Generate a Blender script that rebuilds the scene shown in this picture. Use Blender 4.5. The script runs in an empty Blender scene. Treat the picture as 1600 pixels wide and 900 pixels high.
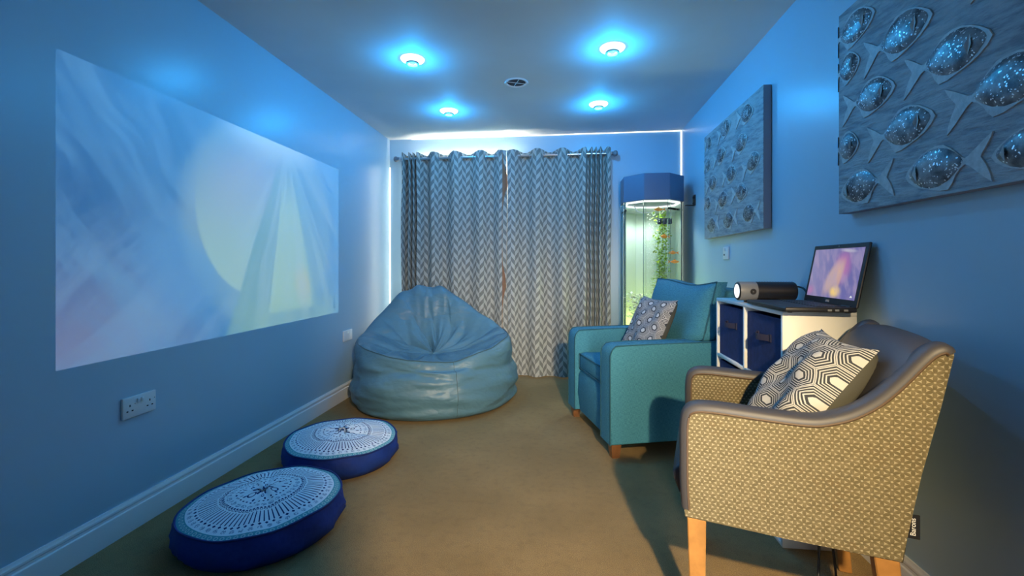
import bpy, bmesh, math, random
from mathutils import Vector, Matrix
random.seed(7)
PI = math.pi
C = bpy.context.scene.collection
sc = bpy.context.scene

# ------------------------------------------------------------------ camera
F_PX, VPX, HZ, HC = 700.0, 79.0, 415.0, 1.10
YAW = math.atan(VPX / F_PX)
cam_d = bpy.data.cameras.new('camera')
cam = bpy.data.objects.new('camera', cam_d); C.objects.link(cam)
cam.location = (0, 0, HC)
cam.rotation_euler = (PI / 2, 0, YAW)
cam_d.sensor_width = 36.0
cam_d.lens = F_PX / 1600.0 * 36.0
cam_d.shift_y = -(450.0 - HZ) / 1600.0
cam_d.clip_start = 0.02
sc.camera = cam

# ------------------------------------------------------------------ world, exposure
w = bpy.data.worlds.new('world'); sc.world = w
w.use_nodes = True
w.node_tree.nodes['Background'].inputs[0].default_value = (0.35, 0.5, 0.75, 1)
w.node_tree.nodes['Background'].inputs[1].default_value = 0.05
sc.view_settings.view_transform = 'Standard'
sc.view_settings.look = 'None'
sc.view_settings.gamma = 1.0
sc.view_settings.use_curve_mapping = False
sc.view_settings.exposure = 0.16

# room dimensions
XL, XR, YB, YF, ZC = -1.79, 1.145, 4.50, -0.12, 2.41

# ------------------------------------------------------------------ lights
def lamp(name, kind, loc, energy, color, rot=(0, 0, 0), **kw):
    d = bpy.data.lights.new(name, kind)
    d.energy = energy; d.color = color
    for k, v in kw.items(): setattr(d, k, v)
    o = bpy.data.objects.new(name, d); C.objects.link(o)
    o.location = loc; o.rotation_euler = rot
    return o
def aim(o, target):
    o.rotation_euler = (Vector(target) - o.location).to_track_quat('-Z', 'Y').to_euler()

# warm lamp in the doorway behind the camera
wl = lamp('doorway_lamp', 'SPOT', (0.50, -0.50, 1.78), 355, (1.0, 0.75, 0.41), shadow_soft_size=0.035,
          spot_size=math.radians(60), spot_blend=0.75)
aim(wl, (0.08, 2.0, 0.25))

# added soft neutral fill from behind the camera, no known source
dg_ = lamp('added_fill', 'AREA', (0.455, -0.135, 1.10), 7.5, (1.0, 0.94, 0.84), shape='RECTANGLE', size=0.34, size_y=1.8, spread=math.radians(52))
aim(dg_, (-0.4, 4.4, 0.75))
# downlight positions on the ceiling (the last pair is above the camera, out of frame)
DOWN = [(-0.946, 2.755), (0.298, 2.748), (-0.956, 3.71), (0.290, 3.69), (-0.95, 1.0), (0.298, 1.0)]
DOWN_E = [14, 15.5, 13.5, 14.5, 0.3, 0.3]
for (x, y), e in zip(DOWN, DOWN_E):
    lamp('downlight_beam', 'POINT', (x, y, ZC - 0.044), e * 1.0, (0.012, 0.38, 1.0), shadow_soft_size=0.02)

# ------------------------------------------------------------------ node helpers
class E:
    """arithmetic on shader sockets"""
    def __init__(s, nt, k): s.nt, s.k = nt, k
    def _b(s, op, *a):
        n = s.nt.nodes.new('ShaderNodeMath'); n.operation = op
        for i, v in enumerate(a):
            if isinstance(v, E): s.nt.links.new(v.k, n.inputs[i])
            else: n.inputs[i].default_value = float(v)
        return E(s.nt, n.outputs[0])
    def __add__(s, o): return s._b('ADD', s, o)
    __radd__ = __add__
    def __sub__(s, o): return s._b('SUBTRACT', s, o)
    def __rsub__(s, o): return s._b('SUBTRACT', o, s)
    def __mul__(s, o): return s._b('MULTIPLY', s, o)
    __rmul__ = __mul__
    def __truediv__(s, o): return s._b('DIVIDE', s, o)
    def __rtruediv__(s, o): return s._b('DIVIDE', o, s)
    def abs(s): return s._b('ABSOLUTE', s)
    def frac(s): return s._b('FRACT', s)
    def floor(s): return s._b('FLOOR', s)
    def sin(s): return s._b('SINE', s)
    def sqrt(s): return s._b('SQRT', s)
    def lt(s, o): return s._b('LESS_THAN', s, o)
    def gt(s, o): return s._b('GREATER_THAN', s, o)
    def max(s, o): return s._b('MAXIMUM', s, o)
    def min(s, o): return s._b('MINIMUM', s, o)
    def mod(s, o): return s._b('FLOORED_MODULO', s, o)
    def atan2(s, o): return s._b('ARCTAN2', s, o)
    def pow(s, o): return s._b('POWER', s, o)
    def step(s, a, b):      # smooth ramp 0..1 between a and b
        n = s.nt.nodes.new('ShaderNodeMapRange'); n.interpolation_type = 'SMOOTHSTEP'
        s.nt.links.new(s.k, n.inputs[0])
        lo, hi, t0, t1 = (a, b, 0, 1) if a < b else (b, a, 1, 0)
        for i, v in ((1, lo), (2, hi), (3, t0), (4, t1)): n.inputs[i].default_value = v
        return E(s.nt, n.outputs[0])
    def band(s, a, b): return s.gt(a) * s.lt(b)

def mixc(nt, f, a, b):
    n = nt.nodes.new('ShaderNodeMix'); n.data_type = 'RGBA'
    ins = [n.inputs[0], n.inputs[6], n.inputs[7]]
    for i, v in zip(ins, (f, a, b)):
        if isinstance(v, E): nt.links.new(v.k, i)
        elif hasattr(v, 'is_output'): nt.links.new(v, i)
        elif isinstance(v, (int, float)): i.default_value = v
        else: i.default_value = (*v[:3], 1)
    return n.outputs[2]
def coords(nt, which='Object'):
    t = nt.nodes.new('ShaderNodeTexCoord'); s = nt.nodes.new('ShaderNodeSeparateXYZ')
    nt.links.new(t.outputs[which], s.inputs[0])
    return [E(nt, s.outputs[i]) for i in range(3)]
def vec(nt, x, y, z=0.0):
    n = nt.nodes.new('ShaderNodeCombineXYZ')
    for i, v in enumerate((x, y, z)):
        if isinstance(v, E): nt.links.new(v.k, n.inputs[i])
        else: n.inputs[i].default_value = v
    return n.outputs[0]
def noise(nt, v=None, scale=5.0, detail=3.0, rough=0.55, color=False):
    n = nt.nodes.new('ShaderNodeTexNoise')
    n.inputs['Scale'].default_value = scale; n.inputs['Detail'].default_value = detail
    n.inputs['Roughness'].default_value = rough
    if v is None:
        t = nt.nodes.new('ShaderNodeTexCoord'); v = t.outputs['Object']
    nt.links.new(v, n.inputs['Vector'])
    return n.outputs['Color'] if color else E(nt, n.outputs[0])
def bump(nt, h, strength=0.3, dist=0.01):
    b = nt.nodes.new('ShaderNodeBump'); b.inputs['Strength'].default_value = strength
    b.inputs['Distance'].default_value = dist
    nt.links.new(h.k, b.inputs['Height'])
    return b.outputs[0]
def mat(name, color=(0.5, 0.5, 0.5), rough=0.6, metal=0.0, var=0.0, vscale=8.0, bscale=0, bstr=0.2, bdist=0.004,
        spec=0.5, emit=None, estr=0.0, sheen=0.0, coat=0.0):
    m = bpy.data.materials.new(name); m.use_nodes = True
    nt = m.node_tree; p = nt.nodes['Principled BSDF']
    p.inputs['Base Color'].default_value = (*color, 1)
    p.inputs['Roughness'].default_value = rough; p.inputs['Metallic'].default_value = metal
    p.inputs['Specular IOR Level'].default_value = spec
    if sheen: p.inputs['Sheen Weight'].default_value = sheen
    if coat: p.inputs['Coat Weight'].default_value = coat
    if var:
        f = noise(nt, None, vscale, 4)
        c = mixc(nt, f.step(0.3, 0.7), tuple(v * (1 - var) for v in color), tuple(min(1, v * (1 + var)) for v in color))
        nt.links.new(c, p.inputs['Base Color'])
    if bscale:
        nt.links.new(bump(nt, noise(nt, None, bscale, 3), bstr, bdist), p.inputs['Normal'])
    if emit:
        p.inputs['Emission Color'].default_value = (*emit, 1); p.inputs['Emission Strength'].default_value = estr
    return m
def P(m): return m.node_tree.nodes['Principled BSDF']

# ------------------------------------------------------------------ materials
M = {}
M['wall'] = mat('wall_paint', (0.40, 0.58, 0.69), 0.32, bscale=160, bstr=0.05, bdist=0.001)
M['ceiling'] = mat('ceiling_paint', (0.66, 0.72, 0.74), 0.7, var=0.03, vscale=2.0)
M['gloss'] = mat('gloss_paint', (0.82, 0.83, 0.82), 0.28)
M['plastic'] = mat('white_plastic', (0.80, 0.80, 0.78), 0.3)
M['hole'] = mat('dark_hole', (0.01, 0.01, 0.012), 0.6)
M['chrome'] = mat('brushed_steel', (0.62, 0.64, 0.66), 0.28, 1.0)
M['blackm'] = mat('black_metal', (0.015, 0.016, 0.02), 0.4)
M['wood'] = mat('oak_leg', (0.42, 0.20, 0.055), 0.42, var=0.18, vscale=14)
M['wood_dark'] = mat('beech_foot', (0.19, 0.08, 0.028), 0.42, var=0.18, vscale=14)
M['board'] = mat('white_board', (0.78, 0.78, 0.75), 0.45)
M['navy'] = mat('navy_fabric', (0.012, 0.028, 0.115), 0.85, var=0.2, vscale=40, bscale=500, bstr=0.25, bdist=0.002)
M['navy_strap'] = mat('navy_strap', (0.03, 0.028, 0.06), 0.7)
M['blue_side'] = mat('royal_blue_cotton', (0.003, 0.035, 0.26), 0.75, var=0.15, vscale=10, bscale=9, bstr=0.55, bdist=0.02)
M['piping_blue'] = mat('blue_piping', (0.004, 0.024, 0.17), 0.7)
M['leather_bag'] = mat('blue_grey_leather', (0.090, 0.195, 0.260), 0.42, var=0.06, vscale=6, spec=0.45)
nt = M['leather_bag'].node_tree
x, y, z = coords(nt)
wr = noise(nt, vec(nt, x * 5, y * 5, z * 9), 1.0, 3, 0.5)
wr2 = noise(nt, vec(nt, x * 2.2 + 3, y * 2.2, z * 6), 1.0, 2)
nt.links.new(bump(nt, (wr - 0.5).abs() * 1.2 + (wr2 - 0.5).abs() * 1.6, 0.55, 0.035), P(M['leather_bag']).inputs['Normal'])
M['leather'] = mat('taupe_leather', (0.058, 0.055, 0.060), 0.50, bscale=180, bstr=0.06, bdist=0.001)
M['leather_pipe'] = mat('brown_piping', (0.10, 0.062, 0.035), 0.5)
M['black'] = mat('black_plastic', (0.012, 0.012, 0.014), 0.45)
M['keys'] = mat('black_keys', (0.02, 0.02, 0.023), 0.55)
M['grey'] = mat('grey_plastic', (0.20, 0.21, 0.22), 0.4)
M['bezel'] = mat('hood_enamel', (0.10, 0.16, 0.26), 0.35)
M['text'] = mat('grey_print', (0.45, 0.45, 0.47), 0.5)
M['text_w'] = mat('white_print', (0.75, 0.75, 0.75), 0.6)

def fabric_teal():
    m = mat('teal_weave', (0.05, 0.23, 0.285), 0.88, spec=0.25)
    nt = m.node_tree
    x, y, z = coords(nt)
    a = noise(nt, vec(nt, x * 900, y * 900, z * 60), 1.0, 2); b = noise(nt, vec(nt, x * 60, y * 60, z * 900), 1.0, 2)
    f = (a + b) * 0.5
    c = mixc(nt, f.step(0.38, 0.62), (0.030, 0.165, 0.245), (0.078, 0.285, 0.385))
    nt.links.new(c, P(m).inputs['Base Color'])
    nt.links.new(bump(nt, f, 0.35, 0.002), P(m).inputs['Normal'])
    return m
M['teal'] = fabric_teal()
M['teal_pipe'] = mat('teal_piping', (0.018, 0.10, 0.14), 0.85)

def carpet():
    m = mat('tan_carpet', (0.3, 0.2, 0.1), 0.95, spec=0.1)
    nt = m.node_tree
    a = noise(nt, None, 2.2, 4); b = noise(nt, None, 330, 2); g = noise(nt, None, 28, 3)
    c1 = mixc(nt, a.step(0.35, 0.7), (0.38, 0.26, 0.12), (0.47, 0.32, 0.15))
    c2 = mixc(nt, b.step(0.3, 0.7), (0.10, 0.07, 0.04), c1)
    c2 = mixc(nt, 0.55, c1, c2)
    c3 = mixc(nt, g.step(0.45, 0.75) * 0.25, c2, (0.17, 0.12, 0.07))
    nt.links.new(c3, P(m).inputs['Base Color'])
    nt.links.new(bump(nt, b, 0.8, 0.006), P(m).inputs['Normal'])
    return m
M['carpet'] = carpet()

def chevron():
    m = mat('chevron_curtain', (0.3, 0.3, 0.28), 0.9, spec=0.15)
    nt = m.node_tree
    u, v, _ = coords(nt, 'UV')
    col = 0.046; per = 0.092
    q = u / col
    tri = ((q * 0.5).frac() - 0.5).abs() * 2.0          # zigzag over two columns
    t = v / per + tri * 0.55
    par = q.floor().mod(2.0)
    s = ((t + par * 0.5).frac() - 0.5).gt(0.0)
    wv = noise(nt, vec(nt, u * 500, v * 80), 1.0, 2)
    dark = mixc(nt, wv.step(0.3, 0.7), (0.175, 0.18, 0.165), (0.245, 0.245, 0.22))
    lite = mixc(nt, wv.step(0.3, 0.7), (0.40, 0.40, 0.36), (0.50, 0.49, 0.44))
    nt.links.new(mixc(nt, s, dark, lite), P(m).inputs['Base Color'])
    return m
M['chevron'] = chevron()

def lining():
    m = bpy.data.materials.new('peach_lining'); m.use_nodes = True
    nt = m.node_tree; nt.nodes.remove(nt.nodes['Principled BSDF'])
    d = nt.nodes.new('ShaderNodeBsdfDiffuse'); t = nt.nodes.new('ShaderNodeBsdfTranslucent'); x = nt.nodes.new('ShaderNodeMixShader')
    d.inputs[0].default_value = (0.42, 0.27, 0.19, 1); t.inputs[0].default_value = (0.75, 0.42, 0.24, 1)
    x.inputs[0].default_value = 0.55
    nt.links.new(d.outputs[0], x.inputs[1]); nt.links.new(t.outputs[0], x.inputs[2])
    nt.links.new(x.outputs[0], nt.nodes['Material Output'].inputs[0])
    return m
M['lining'] = lining()

def hexdist(nt, x, y):
    """distance to the centre of the hexagonal cell, 0 in the middle and 0.5 at the edge"""
    r3 = math.sqrt(3)
    ax, ay = x.mod(1.0) - 0.5, y.mod(r3) - r3 / 2
    bx, by = (x - 0.5).mod(1.0) - 0.5, (y - r3 / 2).mod(r3) - r3 / 2
    pick = (ax * ax + ay * ay).lt(bx * bx + by * by)
    gx = bx + (ax - bx) * pick; gy = by + (ay - by) * pick
    gx, gy = gx.abs(), gy.abs()
    return gx.max(gx * 0.5 + gy * (r3 / 2))
def hexcushion(name, cell, rings, dark, lite, rc, rd):
    m = mat(name, dark, 0.85, spec=0.2)
    nt = m.node_tree
    u, v, _ = coords(nt, 'UV')
    nz = noise(nt, vec(nt, u * 5, v * 5), 1.0, 1)
    d = hexdist(nt, v / cell, u / cell * 0.86)
    core = d.lt(rc)
    k = ((d - rd) * (rings / (0.5 - rd))).frac().lt(0.42) * d.gt(rd)
    s = k.max(core)
    nt.links.new(mixc(nt, s, dark, lite), P(m).inputs['Base Color'])
    nt.links.new(bump(nt, noise(nt, None, 400, 2), 0.15, 0.001), P(m).inputs['Normal'])
    return m
M['hex_big'] = hexcushion('hexagon_print', 0.082, 3.5, (0.045, 0.050, 0.058), (0.52, 0.51, 0.48), 0.150, 0.215)
M['hex_small'] = hexcushion('fine_hexagon_print', 0.078, 4.5, (0.035, 0.042, 0.055), (0.52, 0.53, 0.55), 0.17, 0.265)
M['cushion_back'] = mat('olive_grey_cotton', (0.085, 0.085, 0.07), 0.85, bscale=300, bstr=0.2, bdist=0.002)

def leaves():
    m = mat('leaf_weave', (0.4, 0.3, 0.15), 0.85, spec=0.2)
    nt = m.node_tree
    u, v, _ = coords(nt, 'UV')
    cell = 0.0245
    wx = noise(nt, vec(nt, u * 7, v * 7), 1.0, 1)
    x, y = v / cell * 1.22 + wx * 0.25, u / cell + wx * 0.25
    r3 = math.sqrt(3); tot = None
    for k in range(3):
        a = k * PI / 3
        ca, sa = math.cos(a), math.sin(a)
        px, py = x * ca + y * sa, y * ca - x * sa
        px = px - 0.5
        best = None
        for ox, oy in ((0, 0), (0.5, r3 / 2)):
            gx = (px - ox + 0.5).mod(1.0) - 0.5; gy = (py - oy + r3 / 2).mod(r3) - r3 / 2
            e = (gx * gx) / 0.160 + (gy * gy) / 0.037
            best = e if best is None else best.min(e)
        tot = best if tot is None else tot.min(best)
    leaf = tot.step(1.12, 0.88)
    wear = noise(nt, vec(nt, u * 9, v * 9), 1.0, 4).step(0.5, 0.78)
    fine = noise(nt, vec(nt, u * 60, v * 60), 1.0, 1)
    lc = mixc(nt, fine.step(0.35, 0.65), (0.125, 0.103, 0.054), (0.165, 0.135, 0.074))
    lc = mixc(nt, wear * fine.step(0.4, 0.6) * 0.7, lc, (0.115, 0.075, 0.03))
    nt.links.new(mixc(nt, leaf, (0.36, 0.31, 0.20), lc), P(m).inputs['Base Color'])
    nt.links.new(bump(nt, tot.step(1.2, 0.5), 0.35, 0.002), P(m).inputs['Normal'])
    return m
M['leaf'] = leaves()

def mandala(R):
    m = mat('mandala_print', (0.75, 0.75, 0.75), 0.85, spec=0.2)
    nt = m.node_tree
    x, y, _ = coords(nt)
    r = (x * x + y * y).sqrt() / R; th = y.atan2(x) / (2 * PI) + 0.5
    navy, white, teal, grey = (0.012, 0.028, 0.13), (0.82, 0.89, 0.95), (0.10, 0.36, 0.42), (0.30, 0.40, 0.52)
    def cells(n, rc, hw): # local coords in n cells round the ring of radius rc (-1..1)
        a = (((th * n).frac()) - 0.5) * (2 * PI * rc / n) / hw
        b = (r - rc) / hw
        return a, b
    def dots(n, rc, hw):
        a, b = cells(n, rc, hw); return (a * a + b * b).lt(1.0)
    def diam(n, rc, hw):
        a, b = cells(n, rc, hw); return (a.abs() + b.abs()).lt(1.0)
    def ringo(n, rc, hw):
        a, b = cells(n, rc, hw); d = a * a + b * b; return d.band(0.35, 1.0)
    def petal(n, rc, lw, hw, ph=0.0, hollow=0.0):
        a = (((th * n + ph).frac()) - 0.5) * (2 * PI * rc / n) / hw
        b = (r - rc) / lw; d = a * a + b * b
        return d.band(hollow, 1.0)
    dark = [dots(72, 0.485, 0.014), ringo(64, 0.515, 0.021), diam(64, 0.795, 0.022), dots(40, 0.335, 0.013),
            petal(4, 0.19, 0.07, 0.034, 0.0, 0.45), petal(4, 0.19, 0.045, 0.018, 0.5, 0.3), petal(8, 0.28, 0.022, 0.009, 0.0), petal(8, 0.11, 0.035, 0.011, 0.25),
            petal(12, 0.27, 0.03, 0.012, 0.25), r.lt(0.03), dots(16, 0.075, 0.012)]
    sp = (((th * 84).frac()) - 0.5).abs().lt(0.14) * r.band(0.555, 0.765)
    wob = noise(nt, vec(nt, th * 40, r * 2), 1.0, 1)
    dark.append(sp * wob.gt(0.22))
    dk = dark[0]
    for q in dark[1:]: dk = dk.max(q)
    gr = dots(32, 0.42, 0.033).max(dots(52, 0.855, 0.030))
    gs = noise(nt, None, 190, 1).gt(0.47)
    c = mixc(nt, gr * gs, white, grey)
    tb = r.gt(0.905)
    tcol = mixc(nt, ringo(76, 0.945, 0.026), teal, (0.42, 0.62, 0.64))
    c = mixc(nt, tb, c, tcol)
    c = mixc(nt, dk, c, navy)
    nt.links.new(c, P(m).inputs['Base Color'])
    nt.links.new(bump(nt, noise(nt, None, 7, 2), 0.25, 0.01), P(m).inputs['Normal'])
    return m

def canvas_mat():
    m = mat('plaster_canvas', (0.42, 0.42, 0.42), 0.6)
    nt = m.node_tree
    x, y, z = coords(nt)
    n1 = noise(nt, vec(nt, 0.0, y * 8 + z * 3, z * 46 - y * 5), 1.0, 5, 0.65)
    n2 = noise(nt, vec(nt, x, y * 4, z * 5), 1.0, 3)
    c = mixc(nt, n1.step(0.32, 0.62), (0.20, 0.21, 0.23), (0.40, 0.405, 0.41))
    c = mixc(nt, n2.step(0.45, 0.7) * 0.5, c, (0.47, 0.46, 0.44))
    nt.links.new(c, P(m).inputs['Base Color'])
    nt.links.new(bump(nt, n1, 0.9, 0.012), P(m).inputs['Normal'])
    return m
M['canvas'] = canvas_mat()
M['canvas_edge'] = mat('canvas_edge', (0.34, 0.33, 0.36), 0.7)
M['fin'] = mat('pale_fin', (0.50, 0.50, 0.48), 0.55, var=0.12, vscale=60, bscale=90, bstr=0.5, bdist=0.003)
def glitter():
    m = mat('glitter_scales', (0.1, 0.1, 0.1), 0.35)
    nt = m.node_tree; p = P(m)
    v = nt.nodes.new('ShaderNodeTexVoronoi'); v.inputs['Scale'].default_value = 260
    t = nt.nodes.new('ShaderNodeTexCoord'); nt.links.new(t.outputs['Object'], v.inputs['Vector'])
    s = nt.nodes.new('ShaderNodeSeparateColor'); nt.links.new(v.outputs['Color'], s.inputs[0])
    r = E(nt, s.outputs[0]); g = E(nt, s.outputs[1])
    b = noise(nt, None, 26, 3)
    c = mixc(nt, b.step(0.3, 0.7), (0.06, 0.06, 0.07), (0.30, 0.30, 0.30))
    c = mixc(nt, r.gt(0.93), c, (0.9, 0.9, 0.9))
    nt.links.new(c, p.inputs['Base Color'])
    nt.links.new((r.gt(0.93) * 0.8).k, p.inputs['Metallic'])
    nt.links.new(bump(nt, g, 0.9, 0.006), p.inputs['Normal'])
    return m
M['glitter'] = glitter()

def emis(name, col, st):
    m = bpy.data.materials.new(name); m.use_nodes = True
    nt = m.node_tree; nt.nodes.remove(nt.nodes['Principled BSDF'])
    e = nt.nodes.new('ShaderNodeEmission'); e.inputs[0].default_value = (*col, 1); e.inputs[1].default_value = st
    nt.links.new(e.outputs[0], nt.nodes['Material Output'].inputs[0])
    return m
M['led_blue'] = emis('blue_led_lens', (0.42, 0.85, 1.0), 9)
M['bulb_face'] = emis('blue_led_bulb', (0.42, 0.85, 1.0), 1.1)
M['glow_strip'] = emis('warm_leak_glow', (1.0, 0.84, 0.62), 170)
M['edge_glow'] = emis('white_glow_line', (1.0, 0.93, 0.78), 4.0)
M['side_glow'] = emis('soft_leak_glow', (1.0, 0.95, 0.80), 16)
M['tank_led'] = emis('tank_led', (0.95, 1.0, 0.98), 1.6)
M['lens'] = emis('projector_lens', (0.85, 0.93, 1.0), 1.5)
M['day'] = emis('daylight_pane', (1.0, 0.93, 0.82), 0.9)

def acrylic(name, tint, gl):
    m = bpy.data.materials.new(name); m.use_nodes = True
    nt = m.node_tree; nt.nodes.remove(nt.nodes['Principled BSDF'])
    t = nt.nodes.new('ShaderNodeBsdfTransparent'); g = nt.nodes.new('ShaderNodeBsdfGlossy'); x = nt.nodes.new('ShaderNodeMixShader')
    t.inputs[0].default_value = (*tint, 1); g.inputs['Roughness'].default_value = 0.05
    f = nt.nodes.new('ShaderNodeFresnel'); f.inputs[0].default_value = gl
    nt.links.new(f.outputs[0], x.inputs[0])
    nt.links.new(t.outputs[0], x.inputs[1]); nt.links.new(g.outputs[0], x.inputs[2])
    nt.links.new(x.outputs[0], nt.nodes['Material Output'].inputs[0])
    return m
M['acrylic'] = acrylic('clear_acrylic', (0.96, 0.995, 0.975), 1.12)
M['acrylic_rod'] = acrylic('acrylic_corner', (0.93, 0.98, 0.95), 1.3)
M['backing'] = mat('pale_green_backing', (0.52, 0.62, 0.58), 0.6)
M['bubble'] = mat('bubble_white', (0.9, 0.95, 0.93), 0.2)
M['vine'] = mat('vine_leaf', (0.42, 0.58, 0.10), 0.5, var=0.6, vscale=60)
M['fern'] = mat('pale_plant', (0.92, 0.96, 0.72), 0.5, var=0.35, vscale=40)
M['orange'] = mat('orange_fish', (0.9, 0.30, 0.04), 0.4)
M['spot_black'] = mat('tank_lamp_black', (0.03, 0.04, 0.07), 0.3)

# ------------------------------------------------------------------ mesh helpers
def link(name, me, m=None, parent=None):
    o = bpy.data.objects.new(name, me); C.objects.link(o)
    if m is not None: me.materials.append(M[m] if isinstance(m, str) else m)
    if parent: o.parent = parent
    return o
def obj(name, bm, m=None, parent=None, smooth=False, angle=None):
    me = bpy.data.meshes.new(name)
    bmesh.ops.recalc_face_normals(bm, faces=bm.faces)
    bm.to_mesh(me); bm.free()
    if smooth:
        for p in me.polygons: p.use_smooth = True
        if angle: me.set_sharp_from_angle(angle=math.radians(angle))
    return link(name, me, m, parent)
def data(name, v, f, m, parent=None, smooth=True, angle=None):
    me = bpy.data.meshes.new(name); me.from_pydata(v, [], f)
    if smooth:
        for p in me.polygons: p.use_smooth = True
        if angle: me.set_sharp_from_angle(angle=math.radians(angle))
    return link(name, me, m, parent)
def tag(o, label, cat, group=None):
    o['label'] = label; o['category'] = cat
    if group: o['group'] = group
    return o
def struct(o, label=None):
    o['kind'] = 'structure'
    if label: o['label'] = label
    return o
def thing(name, label, cat, loc=(0, 0, 0), rotz=0.0, group=None):
    o = bpy.data.objects.new(name, None); C.objects.link(o)
    o.empty_display_size = 0.1
    o.location = loc; o.rotation_euler = (0, 0, rotz)
    return tag(o, label, cat, group)
def add_box(bm, a, b, bev=0.0, seg=2):
    a, b = Vector(a), Vector(b)
    r = bmesh.ops.create_cube(bm, size=1.0)
    bmesh.ops.scale(bm, vec=b - a, verts=r['verts']); bmesh.ops.translate(bm, vec=(a + b) / 2, verts=r['verts'])
    if bev:
        es = list({e for v in r['verts'] for e in v.link_edges})
        bmesh.ops.bevel(bm, geom=es, offset=bev, segments=seg, profile=0.5, affect='EDGES')
    return bm
def box(name, a, b, m, parent=None, bev=0.0, seg=2):
    bm = bmesh.new(); add_box(bm, a, b, bev, seg)
    return obj(name, bm, m, parent, smooth=bev > 0, angle=50)
def frame_at(p, t, ref=None):
    t = t.normalized(); up = ref or Vector((0, 0, 1))
    if abs(t.dot(up)) > 0.95: up = Vector((1, 0, 0))
    a = t.cross(up).normalized(); return a, t.cross(a).normalized()
def add_tube(bm, pts, r, n=8, closed=False):
    pts = [Vector(p) for p in pts]; k = len(pts)
    rs = r if isinstance(r, (list, tuple)) else [r] * k
    rings = []
    for i, p in enumerate(pts):
        t = (pts[(i + 1) % k] - pts[i - 1]) if closed else (pts[min(i + 1, k - 1)] - pts[max(i - 1, 0)])
        a, b = frame_at(p, t)
        rings.append([bm.verts.new(p + (a * math.cos(2 * PI * j / n) + b * math.sin(2 * PI * j / n)) * rs[i]) for j in range(n)])
    for i in range(k if closed else k - 1):
        A, B = rings[i], rings[(i + 1) % k]
        off = 0
        if closed and i == k - 1:
            off = min(range(n), key=lambda s: (A[0].co - B[s].co).length)
        for j in range(n):
            bm.faces.new((A[j], A[(j + 1) % n], B[(j + 1 + off) % n], B[(j + off) % n]))
    if not closed:
        bm.faces.new(rings[0][::-1]); bm.faces.new(rings[-1])
    return bm
def tube(name, pts, r, m, parent=None, n=8, closed=False):
    return obj(name, add_tube(bmesh.new(), pts, r, n, closed), m, parent, smooth=True, angle=60)
def add_lathe(bm, prof, n=32, c=(0, 0, 0), axis='z', loop=False):
    c = Vector(c); rings = []
    for r, z in prof:
        ring = []
        for j in range(n):
            a = 2 * PI * j / n
            v = Vector((r * math.cos(a), r * math.sin(a), z))
            if axis == 'x': v = Vector((v.z, v.x, v.y))
            if axis == 'y': v = Vector((v.x, v.z, v.y))
            ring.append(bm.verts.new(c + v))
        rings.append(ring)
    for A, B in zip(rings, rings[1:]):
        for j in range(n): bm.faces.new((A[j], A[(j + 1) % n], B[(j + 1) % n], B[j]))
    if loop:
        for j in range(n): bm.faces.new((rings[-1][j], rings[-1][(j + 1) % n], rings[0][(j + 1) % n], rings[0][j]))
    else:
        bm.faces.new(rings[0][::-1]); bm.faces.new(rings[-1])
    return bm
def lathe(name, prof, m, parent=None, n=32, c=(0, 0, 0), axis='z', angle=40, loop=False):
    return obj(name, add_lathe(bmesh.new(), prof, n, c, axis, loop), m, parent, smooth=True, angle=angle)
def catmull(pts, n=6, closed=False):
    P_ = [Vector(p) for p in pts]; k = len(P_); out = []
    for i in range(k if closed else k - 1):
        g = (lambda j: P_[j % k]) if closed else (lambda j: P_[max(0, min(k - 1, j))])
        a, b, c, d = g(i - 1), g(i), g(i + 1), g(i + 2)
        for s in range(n):
            t = s / n
            out.append(0.5 * (2 * b + (c - a) * t + (2 * a - 5 * b + 4 * c - d) * t * t + (3 * b - a - 3 * c + d) * t ** 3))
    if not closed: out.append(P_[-1])
    return out
def prism(name, prof, y0, y1, m, parent=None, bev=0.0, seg=2, uv=False, angle=45):
    """profile in (x, z) pulled along y"""
    bm = bmesh.new()
    A = [bm.verts.new((x, y0, z)) for x, z in prof]; B = [bm.verts.new((x, y1, z)) for x, z in prof]
    n = len(prof)
    fa = bm.faces.new(A); fb = bm.faces.new(B[::-1])
    for i in range(n): bm.faces.new((A[i], B[i], B[(i + 1) % n], A[(i + 1) % n]))
    if bev:
        es = list(set(fa.edges) | set(fb.edges))
        bmesh.ops.bevel(bm, geom=es, offset=bev, segments=seg, profile=0.5, affect='EDGES')
    if uv:
        L = bm.loops.layers.uv.new('UVMap')
        for f in bm.faces:
            for l in f.loops: l[L].uv = (l.vert.co.x + l.vert.co.y * 0.7, l.vert.co.z)
    return obj(name, bm, m, parent, smooth=True, angle=angle)
def text(name, s, size, m, parent, mtx, depth=0.0006):
    cu = bpy.data.curves.new(name, 'FONT'); cu.body = s; cu.size = size; cu.extrude = depth
    cu.align_x = 'CENTER'; cu.align_y = 'CENTER'
    t = bpy.data.objects.new(name, cu); C.objects.link(t)
    dg = bpy.context.evaluated_depsgraph_get()
    me = bpy.data.meshes.new_from_object(t.evaluated_get(dg))
    bpy.data.objects.remove(t)
    o = link(name, me, m, parent); me.materials.clear(); me.materials.append(M[m])
    o.matrix_local = mtx
    return o
def mat3(o, x, y, z):
    m = Matrix.Identity(4)
    for i, v in enumerate((x, y, z)):
        v = Vector(v).normalized()
        for j in range(3): m[j][i] = v[j]
    m.translation = Vector(o)
    return m

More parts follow.
